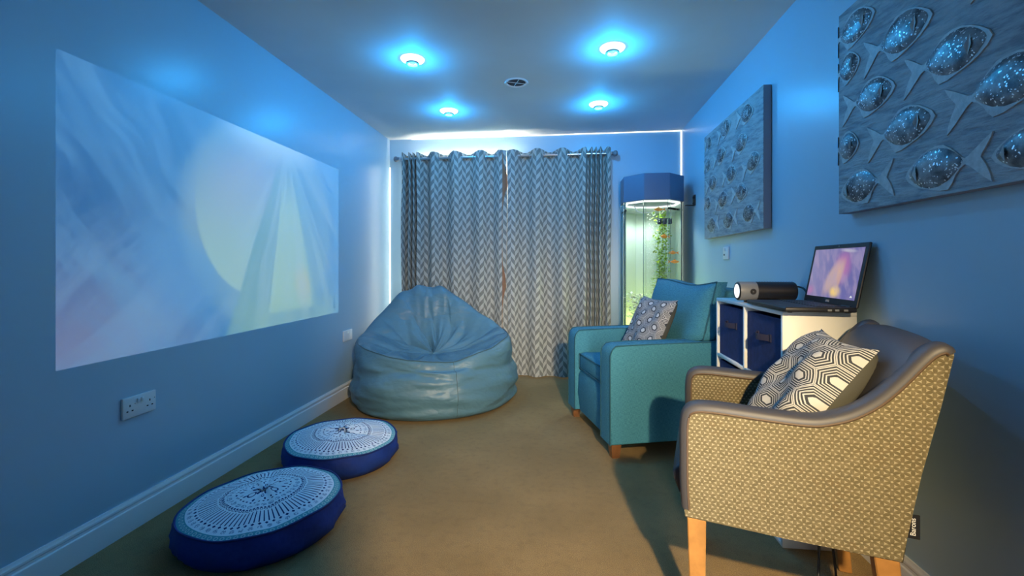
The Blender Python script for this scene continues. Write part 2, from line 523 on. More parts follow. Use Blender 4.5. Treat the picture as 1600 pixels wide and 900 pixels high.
# ================================================================== SETTING
struct(box('floor', (XL - 0.1, YF - 0.1, -0.1), (XR + 0.1, YB + 0.1, 0.0), 'carpet'), 'tan carpet floor')
struct(box('ceiling', (XL - 0.1, YF - 0.1, ZC), (XR + 0.1, YB + 0.1, ZC + 0.1), 'ceiling'), 'pale ceiling')
struct(box('wall_left', (XL - 0.1, YF - 0.1, 0), (XL, YB + 0.1, ZC), 'wall'))
struct(box('wall_right', (XR, YF - 0.1, 0), (XR + 0.1, YB + 0.1, ZC), 'wall'))
WX0, WX1, WZ0, WZ1 = -1.55, 0.40, 0.05, 2.08   # patio window opening behind the curtains
bm = bmesh.new()
add_box(bm, (XL, YB, 0), (WX0, YB + 0.1, ZC)); add_box(bm, (WX1, YB, 0), (XR, YB + 0.1, ZC))
add_box(bm, (WX0, YB, WZ1), (WX1, YB + 0.1, ZC)); add_box(bm, (WX0, YB, 0), (WX1, YB + 0.1, WZ0))
struct(obj('wall_back', bm, 'wall'))
bm = bmesh.new()
add_box(bm, (XL, YF - 0.1, 0), (0.27, YF, ZC)); add_box(bm, (1.02, YF - 0.1, 0), (XR, YF, ZC)); add_box(bm, (0.27, YF - 0.1, 2.03), (1.02, YF, ZC))
struct(obj('wall_front', bm, 'wall'))
DX0, DX1 = 0.27, 1.02                      # doorway beside the camera
dr = bpy.data.objects.new('added_door', None); C.objects.link(dr); dr.location = (0.622, YF + 0.002, 0.0); struct(dr, 'added white door panel keeping lamp light off the right wall')  # unseen panel added to block lamp light from the right wall
box('added_leaf', (0, 0, 0.006), (0.48, 0.03, 2.04), 'gloss', dr, 0.003, 1)
for z in (0.25, 1.25): box('added_panel', (0.09, 0.03, z), (0.40, 0.034, z + 0.6), 'gloss', dr, 0.001, 1)
lathe('added_handle', [(0.012, 0.0), (0.012, 0.02), (0.022, 0.03), (0.022, 0.045), (0.001, 0.05)], 'chrome', dr, 16, c=(0.04, 0.03, 1.0), axis='y')
wn = bpy.data.objects.new('window_1', None); C.objects.link(wn); wn.location = (WX0, YB, WZ0); struct(wn, 'window behind the closed curtains')
ww, wh = WX1 - WX0, WZ1 - WZ0
for nm, a, b in (('window_frame', (0, 0.02, 0), (0.06, 0.08, wh)), ('window_frame', (ww - 0.06, 0.02, 0), (ww, 0.08, wh)),
                 ('window_frame', (0.06, 0.02, 0), (ww - 0.06, 0.08, 0.06)), ('window_frame', (0.06, 0.02, wh - 0.06), (ww - 0.06, 0.08, wh)),
                 ('window_mullion', (ww / 2 - 0.04, 0.02, 0.06), (ww / 2 + 0.04, 0.08, wh - 0.06))):
    box(nm, a, b, 'gloss', wn, 0.006, 1)
for a, b in ((0.06, ww / 2 - 0.04), (ww / 2 + 0.04, ww - 0.06)):
    box('pane', (a, 0.05, 0.06), (b, 0.056, wh - 0.06), 'day', wn)

SK = [(0, 0), (0.018, 0), (0.018, 0.086), (0.0165, 0.092), (0.0125, 0.096), (0.0115, 0.104), (0.0135, 0.109), (0.0125, 0.116), (0.008, 0.122), (0.006, 0.128), (0, 0.128)]
def skirting(name, p0, p1, nrm):
    p0, p1, nrm = Vector(p0), Vector(p1), Vector(nrm)
    bm = bmesh.new()
    A = [bm.verts.new(p0 + nrm * d + Vector((0, 0, z))) for d, z in SK]; B = [bm.verts.new(p1 + nrm * d + Vector((0, 0, z))) for d, z in SK]
    for i in range(len(SK) - 1): bm.faces.new((A[i], A[i + 1], B[i + 1], B[i]))
    bm.faces.new(A); bm.faces.new(B[::-1])
    return struct(obj(name, bm, 'gloss', smooth=True, angle=25))
skirting('baseboard_left', (XL, YF, 0), (XL, YB, 0), (1, 0, 0))
skirting('baseboard_right', (XR, YF, 0), (XR, YB, 0), (-1, 0, 0))
skirting('baseboard_back', (XL + 0.018, YB, 0), (XR - 0.018, YB, 0), (0, -1, 0))

# emissive strips added for the glow round the back wall
tag(box('glow_strip', (-1.50, YB - 0.045, WZ1 + 0.02), (-0.45, YB - 0.033, WZ1 + 0.035), 'glow_strip'),  # added, stands in for daylight leaking over the curtains
    'added warm white glow strip for daylight spilling over the curtain tops', 'light strip')
tag(box('glow_strip', (-1.55, YB - 0.004, ZC - 0.005), (XR - 0.006, YB, ZC), 'edge_glow'),
    'thin white light line along the ceiling edge of the back wall', 'light strip')
tag(box('glow_strip', (XR - 0.006, YB - 0.006, 0.30), (XR, YB, ZC - 0.006), 'edge_glow'),
    'thin white vertical light line in the corner behind the tank', 'light strip')
tag(box('glow_strip', (XL, YB - 0.006, 0.30), (XL + 0.006, YB, 2.12), 'edge_glow'),
    'thin white vertical light line in the corner behind the bean bag', 'light strip')
tag(box('glow_strip', (-1.625, YB - 0.012, 0.20), (-1.615, YB, 2.12), 'side_glow'),  # added, stands in for window light leaking past the curtain
    'added white vertical glow strip for window light leaking past the left curtain edge', 'light strip')

# ================================================================== CEILING FITTINGS
side = {0: 'left downlight of the pair nearer the camera', 1: 'right downlight of the pair nearer the camera',
        2: 'left downlight of the pair nearer the curtains', 3: 'right downlight of the pair nearer the curtains'}
dl_me = {}
for i in range(4):
    x, y = DOWN[i]
    t = thing('downlight', 'glowing blue recessed ' + side[i], 'downlight', (x, y, ZC), 0, 'blue ceiling downlights')
    if not dl_me:
        dl_me['lens'] = lathe('lens', [(0.001, -0.020), (0.03, -0.0190), (0.055, -0.015), (0.070, -0.007), (0.074, 0.0)], 'led_blue', t)
        dl_me['trim_ring'] = lathe('trim_ring', [(0.026, -0.021), (0.040, -0.021), (0.043, -0.026), (0.041, -0.034), (0.033, -0.036), (0.026, -0.030)], 'grey', t, loop=True)
        dl_me['bulb'] = lathe('bulb', [(0.001, -0.027), (0.015, -0.0265), (0.023, -0.022)], 'bulb_face', t)
    else:
        for k in ('lens', 'trim_ring', 'bulb'):
            c = dl_me[k].copy(); C.objects.link(c); c.parent = t
t = thing('ceiling_vent', 'round white extract vent in the middle of the ceiling', 'vent', (-0.327, 3.18, ZC))
M['vent_in'] = mat('vent_grey', (0.05, 0.06, 0.09), 0.6)
lathe('rim', [(0.068, 0), (0.080, -0.001), (0.084, -0.006), (0.080, -0.011), (0.070, -0.010), (0.066, -0.004)], 'plastic', t, loop=True)
lathe('grille', [(0.001, -0.004), (0.067, -0.003), (0.067, 0.0)], 'vent_in', t)
for a in (0.4, 0.4 + PI / 2):
    d = Vector((math.cos(a), math.sin(a), 0)) * 0.068
    tube('spoke', [d + Vector((0, 0, -0.007)), -d + Vector((0, 0, -0.007))], 0.0022, 'plastic', t, 6)

# ================================================================== PROJECTED PICTURE (real projector beam)
LP = Vector((0.835, 2.30, 0.976))
IY0, IY1, IZ0, IZ1 = 1.40, 3.424, 0.725, 1.874
pl = lamp('projector_beam', 'SPOT', LP, 250, (1, 1, 1), shadow_soft_size=0.0, spot_size=math.radians(72), spot_blend=0.0)
aim(pl, (XL, 2.3, 1.25))
pl.data.use_nodes = True
nt = pl.data.node_tree
em = nt.nodes['Emission']
ge = nt.nodes.new('ShaderNodeNewGeometry'); se = nt.nodes.new('ShaderNodeSeparateXYZ')
nt.links.new(ge.outputs['Incoming'], se.inputs[0])
dx, dy, dz = [E(nt, se.outputs[i]) for i in range(3)]
SGN = 1.0
tt = (XL - LP.x) / dx            # same for either sign of the direction vector
yy = dy * tt + LP.y; zz = dz * tt + LP.z
u = (yy - IY0) / (IY1 - IY0); v = (zz - IZ0) / (IZ1 - IZ0)
inside = u.band(0.0, 1.0) * v.band(0.0, 1.0)
wn1 = noise(nt, vec(nt, u * 2.2, v * 1.6), 1.0, 2); wn2 = noise(nt, vec(nt, u * 2.2 + 7.3, v * 1.6 + 2.1), 1.0, 2)
uw = u + (wn1 - 0.5) * 0.22; vw = v + (wn2 - 0.5) * 0.22
veil = noise(nt, vec(nt, uw * 8 + vw * 3.0, vw * 1.2), 1.0, 7, 0.62)
veil2 = noise(nt, vec(nt, uw * 6 - vw * 4.5 + 3, vw * 1.1 + 4), 1.0, 7, 0.62)
def ell(cx, cy, rx, ry, soft, rot=0.0):
    ca, sa = math.cos(rot), math.sin(rot)
    ax = ((u - cx) * ca + (v - cy) * sa) / rx; ay = ((v - cy) * ca - (u - cx) * sa) / ry
    return (ax * ax + ay * ay).sqrt().step(1.0, 1.0 - soft)
tfan = (u - 0.66) / (1.04 - v) + (wn1 - 0.5) * 0.05      # fan of petals hanging from a point at the top
fan = noise(nt, vec(nt, tfan * 13, v * 0.9 + 3), 1.0, 6, 0.6)
c = mixc(nt, uw.step(0.0, 0.5), (0.008, 0.045, 0.15), (0.035, 0.16, 0.30))
c = mixc(nt, vw.step(0.5, 0.0) * uw.step(0.42, 0.05) * 0.9, c, (0.34, 0.21, 0.27))         # lilac low on the left
c = mixc(nt, veil.step(0.40, 0.64) * 0.75, c, (0.17, 0.31, 0.46))
c = mixc(nt, veil2.step(0.42, 0.64) * 0.65 * vw.step(0.75, 0.2), c, (0.30, 0.34, 0.44))
c = mixc(nt, ell(0.60, 0.55, 0.37, 0.60, 0.16) * 0.60, c, (0.38, 0.44, 0.34))               # pale bell behind the petals
c = mixc(nt, ell(0.27, 0.28, 0.15, 0.30, 0.6, 0.35) * 0.5, c, (0.10, 0.28, 0.50))
c = mixc(nt, ell(0.47, 0.70, 0.22, 0.38, 0.8, -0.4) * 0.7, c, (0.56, 0.42, 0.40))           # pinkish veil at the top
p1 = ell(0.52, 0.62, 0.225, 0.45, 0.05) * tfan.step(-0.235, -0.26) * v.step(0.90, 0.30)
c = mixc(nt, p1 * 0.72, c, (0.68, 0.68, 0.34))
st_ = tfan.step(-0.26, -0.235) * tfan.step(-0.075, -0.095) * v.step(0.95, 0.75)
c = mixc(nt, st_ * 0.65, c, (0.32, 0.42, 0.20))
p3 = tfan.step(-0.095, -0.075) * tfan.step(0.21, 0.15) * v.step(0.05, 0.09) * v.step(0.97, 0.6)
c = mixc(nt, p3 * 0.75, c, (0.74, 0.74, 0.30))
c = mixc(nt, ell(0.755, 0.20, 0.06, 0.17, 0.7, 0.12) * 0.75, c, (0.98, 0.62, 0.12))
c = mixc(nt, fan.step(0.42, 0.66) * 0.50 * u.step(0.35, 0.6), c, (0.70, 0.66, 0.54))
c = mixc(nt, tfan.step(0.14, 0.2) * tfan.step(0.42, 0.25) * 0.45, c, (0.44, 0.52, 0.38))
c = mixc(nt, v.step(0.20, 0.0) * u.step(0.40, 0.6) * 0.55, c, (0.52, 0.58, 0.24))
c = mixc(nt, ell(0.62, 1.0, 0.30, 0.16, 0.9) * 0.7, c, (0.85, 0.78, 0.62))
c = mixc(nt, u.step(0.90, 1.0) * 0.55, c, (0.14, 0.34, 0.52))
lg = (u - 0.966).abs() * 3.2 + (v - 0.035) * 0.32
logo = (lg.lt(0.028) * (v - 0.035).gt(0.0)) * (1 - lg.lt(0.013) * (v - 0.035).gt(0.012))
c = mixc(nt, logo, c, (0.02, 0.10, 0.10))
c = mixc(nt, inside, (0, 0, 0), c)
nt.links.new(c, em.inputs[0])

# ================================================================== WALL PLATES
def plate(name, label, cat, loc, w_, h_, nrm, doubles=True, switches=2, sockets=True):
    """loc is the plate centre on the wall; nrm +1 for the left wall, -1 for the right wall"""
    t = thing(name, label, cat, loc)
    s = nrm
    box('faceplate', (0, -w_ / 2, -h_ / 2) if s > 0 else (-0.011, -w_ / 2, -h_ / 2), (0.011, w_ / 2, h_ / 2) if s > 0 else (0, w_ / 2, h_ / 2), 'plastic', t, 0.003, 2)
    def b(nm, y, z, wy, hz, d0, d1, m):
        return box(nm, (min(s * d0, s * d1), y - wy / 2, z - hz / 2), (max(s * d0, s * d1), y + wy / 2, z + hz / 2), m, t, 0.001 if m != 'hole' else 0, 1)
    for k in range(switches):
        b('rocker', (k - (switches - 1) / 2) * 0.017, 0.022, 0.011, 0.018, 0.010, 0.016, 'plastic')
    if sockets:
        for cy in (-0.045, 0.045):
            b('pin_hole', cy, 0.008, 0.005, 0.009, 0.0105, 0.0115, 'hole')
            b('pin_hole', cy - 0.011, -0.014, 0.008, 0.005, 0.0105, 0.0115, 'hole')
            b('pin_hole', cy + 0.011, -0.014, 0.008, 0.005, 0.0105, 0.0115, 'hole')
            b('pin_hole', cy + 0.022, 0.012, 0.003, 0.003, 0.0105, 0.0115, 'hole')
    return t
plate('wall_socket', 'white double plug socket on the left wall nearest the camera', 'socket', (XL, 1.71, 0.511), 0.150, 0.088, 1)
plate('wall_socket', 'small white double wall plate low beside the bean bag', 'socket', (XL, 3.565, 0.518), 0.150, 0.088, 1, switches=1, sockets=False)
sw = plate('wall_switch', 'small pale switch plate on the right wall above the turquoise armchair', 'switch', (XR, 3.29, 1.188), 0.10, 0.088, -1, switches=1, sockets=False)
box('indicator', (-0.013, 0.012, -0.018), (-0.0105, 0.026, -0.006), 'hole', sw)

# ================================================================== CANVASES WITH FISH
LIM = [0, 1]
CZ0, CZ1, CT = 1.306, 2.098, 0.040
def fish(parent, y, z, ln, rot, flip, k=1.0):
    """relief fish lying on the canvas face: y,z body centre; head towards -y (or +y when flip)"""
    def put(a, b, d):      # a along the body (head +), b across, d out of the canvas
        a2, b2 = a * math.cos(rot) - b * math.sin(rot), a * math.sin(rot) + b * math.cos(rot)
        return (-0.001 - d, min(LIM[1], max(LIM[0], y + (a2 if flip else -a2))), min(CZ1, max(CZ0, z + b2)))
    hw = ln * 0.30 * k
    # fins and tail: one pale layer
    out = [(0.52, 0.0), (0.36, 0.17), (0.10, 0.30), (-0.16, 0.30), (-0.36, 0.14), (-0.48, 0.035), (-0.60, 0.10), (-0.86, 0.26), (-0.76, 0.09),
           (-0.70, 0.0), (-0.76, -0.10), (-0.84, -0.34), (-0.60, -0.13), (-0.48, -0.045), (-0.34, -0.15), (-0.22, -0.32), (0.06, -0.27), (0.34, -0.17)]
    out = [(p.x, p.y) for p in catmull([(a, b, 0) for a, b in out], 2, True)]
    n = len(out); vs = [put(a * ln, b * ln * k, 0.0035) for a, b in out] + [put(a * ln * 1.01, b * ln * k * 1.01, -0.001) for a, b in out]
    fs = [tuple(range(n))] + [(i, i + n, (i + 1) % n + n, (i + 1) % n) for i in range(n)]
    f = data('fish', vs, fs, 'fin', parent, smooth=False)
    vs, fs = [], []
    N, K = 18, 5
    for j in range(K):
        q = (j + 1) / K
        for i in range(N):
            th = 2 * PI * i / N
            ca, sa = math.cos(th), math.sin(th)
            a = 0.45 * ca * ln * q; b = hw * 0.90 * sa * q * (0.55 + 0.45 * (1 - abs(ca) ** 2.5)) + hw * 0.05
            vs.append(put(a, b, 0.0035 + 0.011 * math.sqrt(max(0, 1 - q * q)) + 0.0005))
    vs.append(put(0, hw * 0.05, 0.0155))
    for j in range(K - 1):
        for i in range(N): fs.append((j * N + i, j * N + (i + 1) % N, (j + 1) * N + (i + 1) % N, (j + 1) * N + i))
    for i in range(N): fs.append(((i + 1) % N, i, N * K))
    bmf = bmesh.new(); mef = bpy.data.meshes.new('tmp'); mef.from_pydata(vs, [], fs); bmf.from_mesh(mef); bpy.data.meshes.remove(mef)
    obj('fish_body', bmf, 'glitter', f, smooth=True)
    vs = [put(0.27 * ln, hw * 0.42, 0.013), put(0.22 * ln, 0.0, 0.019), put(0.25 * ln, -hw * 0.40, 0.013), put(0.31 * ln, 0.0, 0.016)]
    data('gill', vs, [(0, 1, 2, 3)], 'fin', f, smooth=False)
def canvas(label, y0, y1, fishes):
    t = thing('fish_canvas', label, 'painting', (XR - CT - 0.003, 0, 0), 0, 'fish relief canvases')
    box('canvas_sides', (0.002, y0, CZ0), (CT, y1, CZ1), 'canvas_edge', t)
    box('canvas_face', (-0.001, y0, CZ0), (0.002, y1, CZ1), 'canvas', t)
    LIM[:] = [y0, y1]
    for f in fishes:
        fish(t, *f)
    return t
big = []
for t0, z0, h0, z1 in [(1.702, 1.86, 1.472, 1.85), (1.508, 1.703, 1.284, 1.696), (1.348, 1.549, 1.120, 1.56), (1.832, 1.708, 1.623, 1.701), (1.684, 1.546, 1.463, 1.544),
                       (1.356, 1.396, 1.575, 1.375), (1.700, 1.397, 1.913, 1.386), (1.154, 1.365, 1.24, 1.392), (1.28, 1.86, 1.09, 1.86), (1.93, 1.99, 1.72, 2.01), (1.46, 2.0, 1.25, 2.01), (1.10, 1.72, 0.96, 1.70)]:
    ln = abs(t0 - h0) * 0.98
    big.append(((t0 + h0) / 2, (z0 + z1) / 2, max(0.17, ln), random.uniform(-0.08, 0.08), h0 > t0))
# two fishes cut by the edge of the canvas show only their heads
big += [(1.865, 1.865, 0.125, 0.05, False, 1.5), (1.870, 1.560, 0.125, -0.05, False, 1.5)]
canvas('large fish relief canvas on the right wall, nearest the camera, cut by the frame', 0.90, 1.932, big)
sm = []
for i, (y, z) in enumerate([(3.534, 2.024), (3.187, 2.031), (2.835, 2.013), (3.55, 1.866), (3.276, 1.87), (2.919, 1.858), (3.45, 1.708), (3.087, 1.703), (2.744, 1.703),
                            (3.55, 1.572), (3.24, 1.555), (2.919, 1.554), (3.471, 1.397), (3.136, 1.398), (2.808, 1.409)]):
    sm.append((y, z, 0.19 if y < 3.5 else 0.12, random.uniform(-0.15, 0.15), i >= 12, 1.0 if y < 3.5 else 1.4))
canvas('fish relief canvas hanging above the turquoise armchair, whole in view', 2.612, 3.645, sm)

# ================================================================== CURTAINS
RY, RZ, RR = 4.405, 2.184, 0.014
t = thing('curtain_rod', 'brushed steel curtain rod with ball ends above the window', 'curtain rod', (-0.59, RY, RZ))
lathe('rod', [(RR, -1.065), (RR, 1.065)], 'chrome', t, 16, axis='x')
for s in (-1, 1):
    lathe('finial', [(0.010, 0), (0.020, 0.003), (0.020, 0.008), (0.014, 0.012), (0.022, 0.020), (0.029, 0.034), (0.027, 0.048), (0.016, 0.058), (0.001, 0.061)] if s > 0 else
          [(0.010, 0), (0.020, -0.003), (0.020, -0.008), (0.014, -0.012), (0.022, -0.020), (0.029, -0.034), (0.027, -0.048), (0.016, -0.058), (0.001, -0.061)],
          'grey', t, 20, c=(s * 1.060, 0, 0), axis='x')
    bm = bmesh.new(); add_box(bm, (s * 1.045 - 0.008, -0.018, -0.020), (s * 1.045 + 0.008, YB - RY, -0.012), 0.002, 1)
    add_box(bm, (s * 1.045 - 0.015, YB - RY - 0.006, -0.05), (s * 1.045 + 0.015, YB - RY, 0.03), 0.002, 1)
    obj('bracket', bm, 'chrome', t)
def px_x(px): # x on the curtain plane of an image column (measured once from the photograph)
    uu = (px - 800) / 700.0
    dx_, dy_ = uu * math.cos(YAW) - math.sin(YAW), uu * math.sin(YAW) + math.cos(YAW)
    return dx_ / dy_ * RY
def curtain(label, crests, amps, edge0, edge1, lin):
    """crests: x of the folds that stand forward of the rod; between them the cloth runs behind it"""
    t = thing('curtain', label, 'curtain', (0, 0, 0), 0, 'chevron curtains')
    pts = []     # (x, depth)
    S = 14
    xs = crests
    pts.append((edge0, -0.35 * amps[0]))
    for i in range(len(xs) - 1):
        for k in range(S):
            f = k / S; a = amps[i] * (1 - f) + amps[i + 1] * f
            pts.append((xs[i] + (xs[i + 1] - xs[i]) * f, -a * math.cos(2 * PI * f)))
    pts.append((xs[-1], -amps[-1])); pts.append((edge1, -0.35 * amps[-1]))
    Z0, Z1, NZ = 0.018, 2.232, 26
    V, Fc, UV = [], [], []
    acc = [0.0]
    for (xa, da), (xb, db) in zip(pts, pts[1:]): acc.append(acc[-1] + math.hypot(xb - xa, db - da))
    n = len(pts)
    for j in range(NZ + 1):
        f = j / NZ; z = Z0 + (Z1 - Z0) * f
        for i, (x, d) in enumerate(pts):
            lowr = 1 - f
            sway = 0.010 * lowr * math.sin(x * 9.0 + 1.3) + 0.004 * math.sin(z * 5 + x * 13)
            dd = d * (0.75 + 0.25 * f) * (1 + 0.25 * lowr * math.sin(x * 5 + 2))
            zt = z + (0.012 * (-d / 0.05) if j == NZ else 0) + (0.006 * math.sin(x * 7) if j == 0 else 0)
            V.append((x + sway, RY + dd + 0.004 * math.sin(3 * z + 8 * x), max(0.006, zt)))
            UV.append((acc[i], z))
    for j in range(NZ):
        for i in range(n - 1): Fc.append((j * n + i, j * n + i + 1, (j + 1) * n + i + 1, (j + 1) * n + i))
    o = data('cloth', V, Fc, 'chevron', t)
    L = o.data.uv_layers.new(name='UVMap')
    for lp in o.data.loops: L.data[lp.index].uv = UV[lp.vertex_index]
    # eyelets where the cloth crosses the rod
    ring = None
    for i in range(len(xs) - 1):
        wide = xs[i + 1] - xs[i]
        if wide < 0.1: continue
        for f in (0.25, 0.75):
            x = xs[i] + wide * f
            if ring is None:
                ring = lathe('eyelet', [(0.020, -0.004), (0.032, -0.004), (0.034, 0.0), (0.032, 0.004), (0.020, 0.004)], 'chrome', t, 18, axis='x', loop=True)
                e = ring
            else:
                e = ring.copy(); C.objects.link(e); e.parent = t
            e.location = (x, RY, RZ); e.rotation_euler = (0, 0, 0.5 if f < 0.5 else -0.5)
    # turned-back lining along the meeting edge
    if lin:
        x0, x1 = lin
        V, Fc = [], []
        for j in range(21):
            z = 0.02 + 2.2 * j / 20
            for k in range(5):
                f = k / 4; op = math.exp(-((z - 1.93) / 0.16) ** 2) + 0.8 * math.exp(-((z - 0.93) / 0.14) ** 2) + 0.10
                V.append((x0 - 0.012 + (x1 - x0 + 0.010) * f * op, RY - 0.030 - 0.015 * math.sin(f * PI) + 0.02 * f, z))
        for j in range(20):
            for k in range(4): Fc.append((j * 5 + k, j * 5 + k + 1, j * 5 + k + 6, j * 5 + k + 5))
        data('lining_edge', V, Fc, 'lining', t)['label'] = 'peach lining catching the light at the meeting edge'
    return t
cl = [px_x(p) for p in (630, 641, 647, 653, 677, 712, 752, 782)]
curtain('left grey and white chevron curtain panel, behind the bean bag', cl, [0.045, 0.045, 0.045, 0.045, 0.045, 0.048, 0.048, 0.045], cl[0] - 0.012, px_x(791.8), (px_x(787), px_x(793.5)))
cr = [px_x(p) for p in (802, 839, 880, 914, 924, 931, 938, 950)]
curtain('right grey and white chevron curtain panel, beside the water tank', cr, [0.045, 0.048, 0.048, 0.045, 0.045, 0.045, 0.045, 0.045], px_x(792.5), px_x(955), None)

# ================================================================== AQUARIUM TANK
TX, TY, AP = 0.805, 4.215, 0.262
def octo(ap, off=0.0):
    r = ap / math.cos(PI / 8)
    return [(r * math.cos(PI / 8 + k * PI / 4), r * math.sin(PI / 8 + k * PI / 4)) for k in range(8)]
def octo_prism(name, ap0, z0, z1, m, parent, ap1=None, bev=0.004, inner=None):
    bm = bmesh.new()
    A = [bm.verts.new((x, y, z0)) for x, y in octo(ap0)]; B = [bm.verts.new((x, y, z1)) for x, y in octo(ap1 or ap0)]
    for i in range(8): bm.faces.new((A[i], A[(i + 1) % 8], B[(i + 1) % 8], B[i]))
    if inner:
        A2 = [bm.verts.new((x, y, z0)) for x, y in octo(inner)]; B2 = [bm.verts.new((x, y, z1)) for x, y in octo(inner)]
        for i in range(8):
            bm.faces.new((A2[i], B2[i], B2[(i + 1) % 8], A2[(i + 1) % 8]))
            bm.faces.new((A[i], A2[i], A2[(i + 1) % 8], A[(i + 1) % 8])); bm.faces.new((B[i], B[(i + 1) % 8], B2[(i + 1) % 8], B2[i]))
    else:
        bm.faces.new(A[::-1]); bm.faces.new(B)
    if bev: bmesh.ops.bevel(bm, geom=list(bm.edges), offset=bev, segments=1, affect='EDGES')
    return obj(name, bm, m, parent)
t = thing('aquarium_column', 'tall clear octagonal water tank with blue grey hood in the corner', 'aquarium', (TX, TY, 0))
octo_prism('base', AP, 0.0, 0.36, 'bezel', t)
octo_prism('hood', AP, 1.665, 1.895, 'bezel', t)
octo_prism('rim_light', AP - 0.030, 1.652, 1.664, 'tank_led', t, inner=AP - 0.045, bev=0)
for k in (1, 2, 3, 0):  # pale panels added inside the rear faces to brighten the tank
    f_ = box('added_backing', (AP - 0.0245, -(AP - 0.026) * math.tan(PI / 8), 0.36), (AP - 0.0235, (AP - 0.026) * math.tan(PI / 8), 1.66), 'backing', t); f_.rotation_euler = (0, 0, k * PI / 4)
octo_prism('water_rim', AP - 0.012, 1.585, 1.600, 'acrylic_rod', t, inner=AP - 0.030, bev=0)
pn = None
for k in range(8):
    a = (k + 0.5) * PI / 4 + PI / 8 + PI / 8
    a = k * PI / 4
    if pn is None:
        hwid = (AP - 0.012) * math.tan(PI / 8) - 0.012
        pn = box('pane', (AP - 0.022, -hwid, 0.36), (AP - 0.012, hwid, 1.664), 'acrylic', t); e = pn
        rd = box('corner_rod', (0, 0, 0), (0.001, 0.001, 0.001), 'acrylic_rod', t)
        rr = (AP - 0.014) / math.cos(PI / 8)
        bm = bmesh.new(); add_lathe(bm, [(0.012, 0.36), (0.012, 1.664)], 8, c=(rr, 0, 0)); bm.to_mesh(rd.data); bm.free()
        g = rd
    else:
        e = pn.copy(); C.objects.link(e); e.parent = t
        g = rd.copy(); C.objects.link(g); g.parent = t
    e.rotation_euler = (0, 0, a); g.rotation_euler = (0, 0, a + PI / 8)
# bracket to the wall
bk = bmesh.new(); add_box(bk, (0.262, -0.165, 1.622), (XR - TX - 0.001, -0.135, 1.630)); add_box(bk, (XR - TX - 0.006, -0.185, 1.622), (XR - TX - 0.001, -0.115, 1.715))
bko = obj('wall_bracket', bk, 'blackm', t)
for zz_, yy_ in ((1.645, -0.165), (1.645, -0.135), (1.695, -0.165), (1.695, -0.135)):
    lathe('bolt', [(0.006, 0), (0.006, -0.005), (0.003, -0.008)], 'blackm', bko, 8, c=(XR - TX - 0.006, yy_, zz_), axis='x')
# bubbles
bm = bmesh.new()
for k in range(420):
    z = random.uniform(0.4, 1.58); s = 0.016 + 0.02 * (z - 0.4)
    r = random.uniform(0.0015, 0.0042)
    rr_ = bmesh.ops.create_icosphere(bm, subdivisions=1, radius=r)
    bmesh.ops.translate(bm, vec=(-0.01 + random.gauss(0, s), -0.02 + random.gauss(0, s), z), verts=rr_['verts'])
o = obj('bubble_stream', bm, 'bubble', t, smooth=True); o['kind'] = 'stuff'
sp = bmesh.new()
for k, x in enumerate((0.07, 0.115, 0.16)):
    add_lathe(sp, [(0.004, 0.02), (0.02, 0.015), (0.022, -0.02), (0.015, -0.03), (0.001, -0.03)], 12, c=(x, -0.02, 1.505))
add_tube(sp, [(0.04, -0.02, 1.525), (0.18, -0.02, 1.525)], 0.006, 6)
obj('pump_head', sp, 'spot_black', t, smooth=True, angle=50)
tube('air_hose', catmull([(-0.16, -0.05, 1.65), (-0.13, -0.08, 1.585), (-0.04, -0.1, 1.575), (0.04, -0.08, 1.60), (0.08, -0.05, 1.57), (0.12, -0.06, 1.61), (0.16, -0.05, 1.585), (0.17, -0.02, 1.50)], 5), 0.005, 'plastic', t, 6)
tk = lamp('tank_base_light', 'SPOT', (TX, TY, 0.40), 30, (0.95, 1.0, 0.28), rot=(PI, 0, 0), shadow_soft_size=0.1, spot_size=math.radians(170), spot_blend=0.5)
tk2 = lamp('tank_hood_light', 'SPOT', (TX, TY, 1.645), 18, (0.92, 1.0, 0.9), shadow_soft_size=0.1, spot_size=math.radians(140), spot_blend=0.5)
def leafmesh(bm, p, d, up, ln, wd):
    d = d.normalized(); s = d.cross(up).normalized()
    a = bm.verts.new(p); b = bm.verts.new(p + d * ln * 0.45 + s * wd + up * 0.003); c_ = bm.verts.new(p + d * ln); e_ = bm.verts.new(p + d * ln * 0.45 - s * wd + up * 0.003)
    bm.faces.new((a, b, c_)); bm.faces.new((a, c_, e_))
def plant(name, label, cx, cy, z0, z1, spread, n, lf, wd, m, stems):
    t = thing(name, label, 'plant', (cx, cy, z0), 0, 'tank plants')
    bm = bmesh.new()
    for k in range(n):
        z = random.uniform(0, z1 - z0)
        st = stems[k % len(stems)]
        f = z / (z1 - z0)
        p = Vector((st[0] + (st[2] - st[0]) * f + 0.012 * math.sin(z * 14 + st[0] * 60) + random.gauss(0, spread * 0.4), st[1] + random.gauss(0, spread * 0.4), z))
        a = random.uniform(0, 2 * PI)
        d = Vector((math.cos(a), math.sin(a), random.uniform(-0.5, 0.8)))
        leafmesh(bm, p, d, Vector((0, 0, 1)), lf * random.uniform(0.6, 1.2), wd * random.uniform(0.7, 1.2))
    f = obj('foliage', bm, m, t); f['kind'] = 'stuff'
    for st in stems:
        tube('stem', [(st[0] + (st[2] - st[0]) * q / 8 + 0.012 * math.sin((z1 - z0) * q / 8 * 14 + st[0] * 60), st[1], (z1 - z0) * q / 8) for q in range(9)], 0.003, m, t, 5)
    return t
plant('water_vine', 'tall green leafy vine on the right inside the water tank', TX + 0.105, TY + 0.05, 0.37, 1.60, 0.055, 1300, 0.040, 0.013, 'vine', [(-0.03, 0, -0.02), (0.03, 0.02, 0.035), (0.0, 0.03, 0.01)])
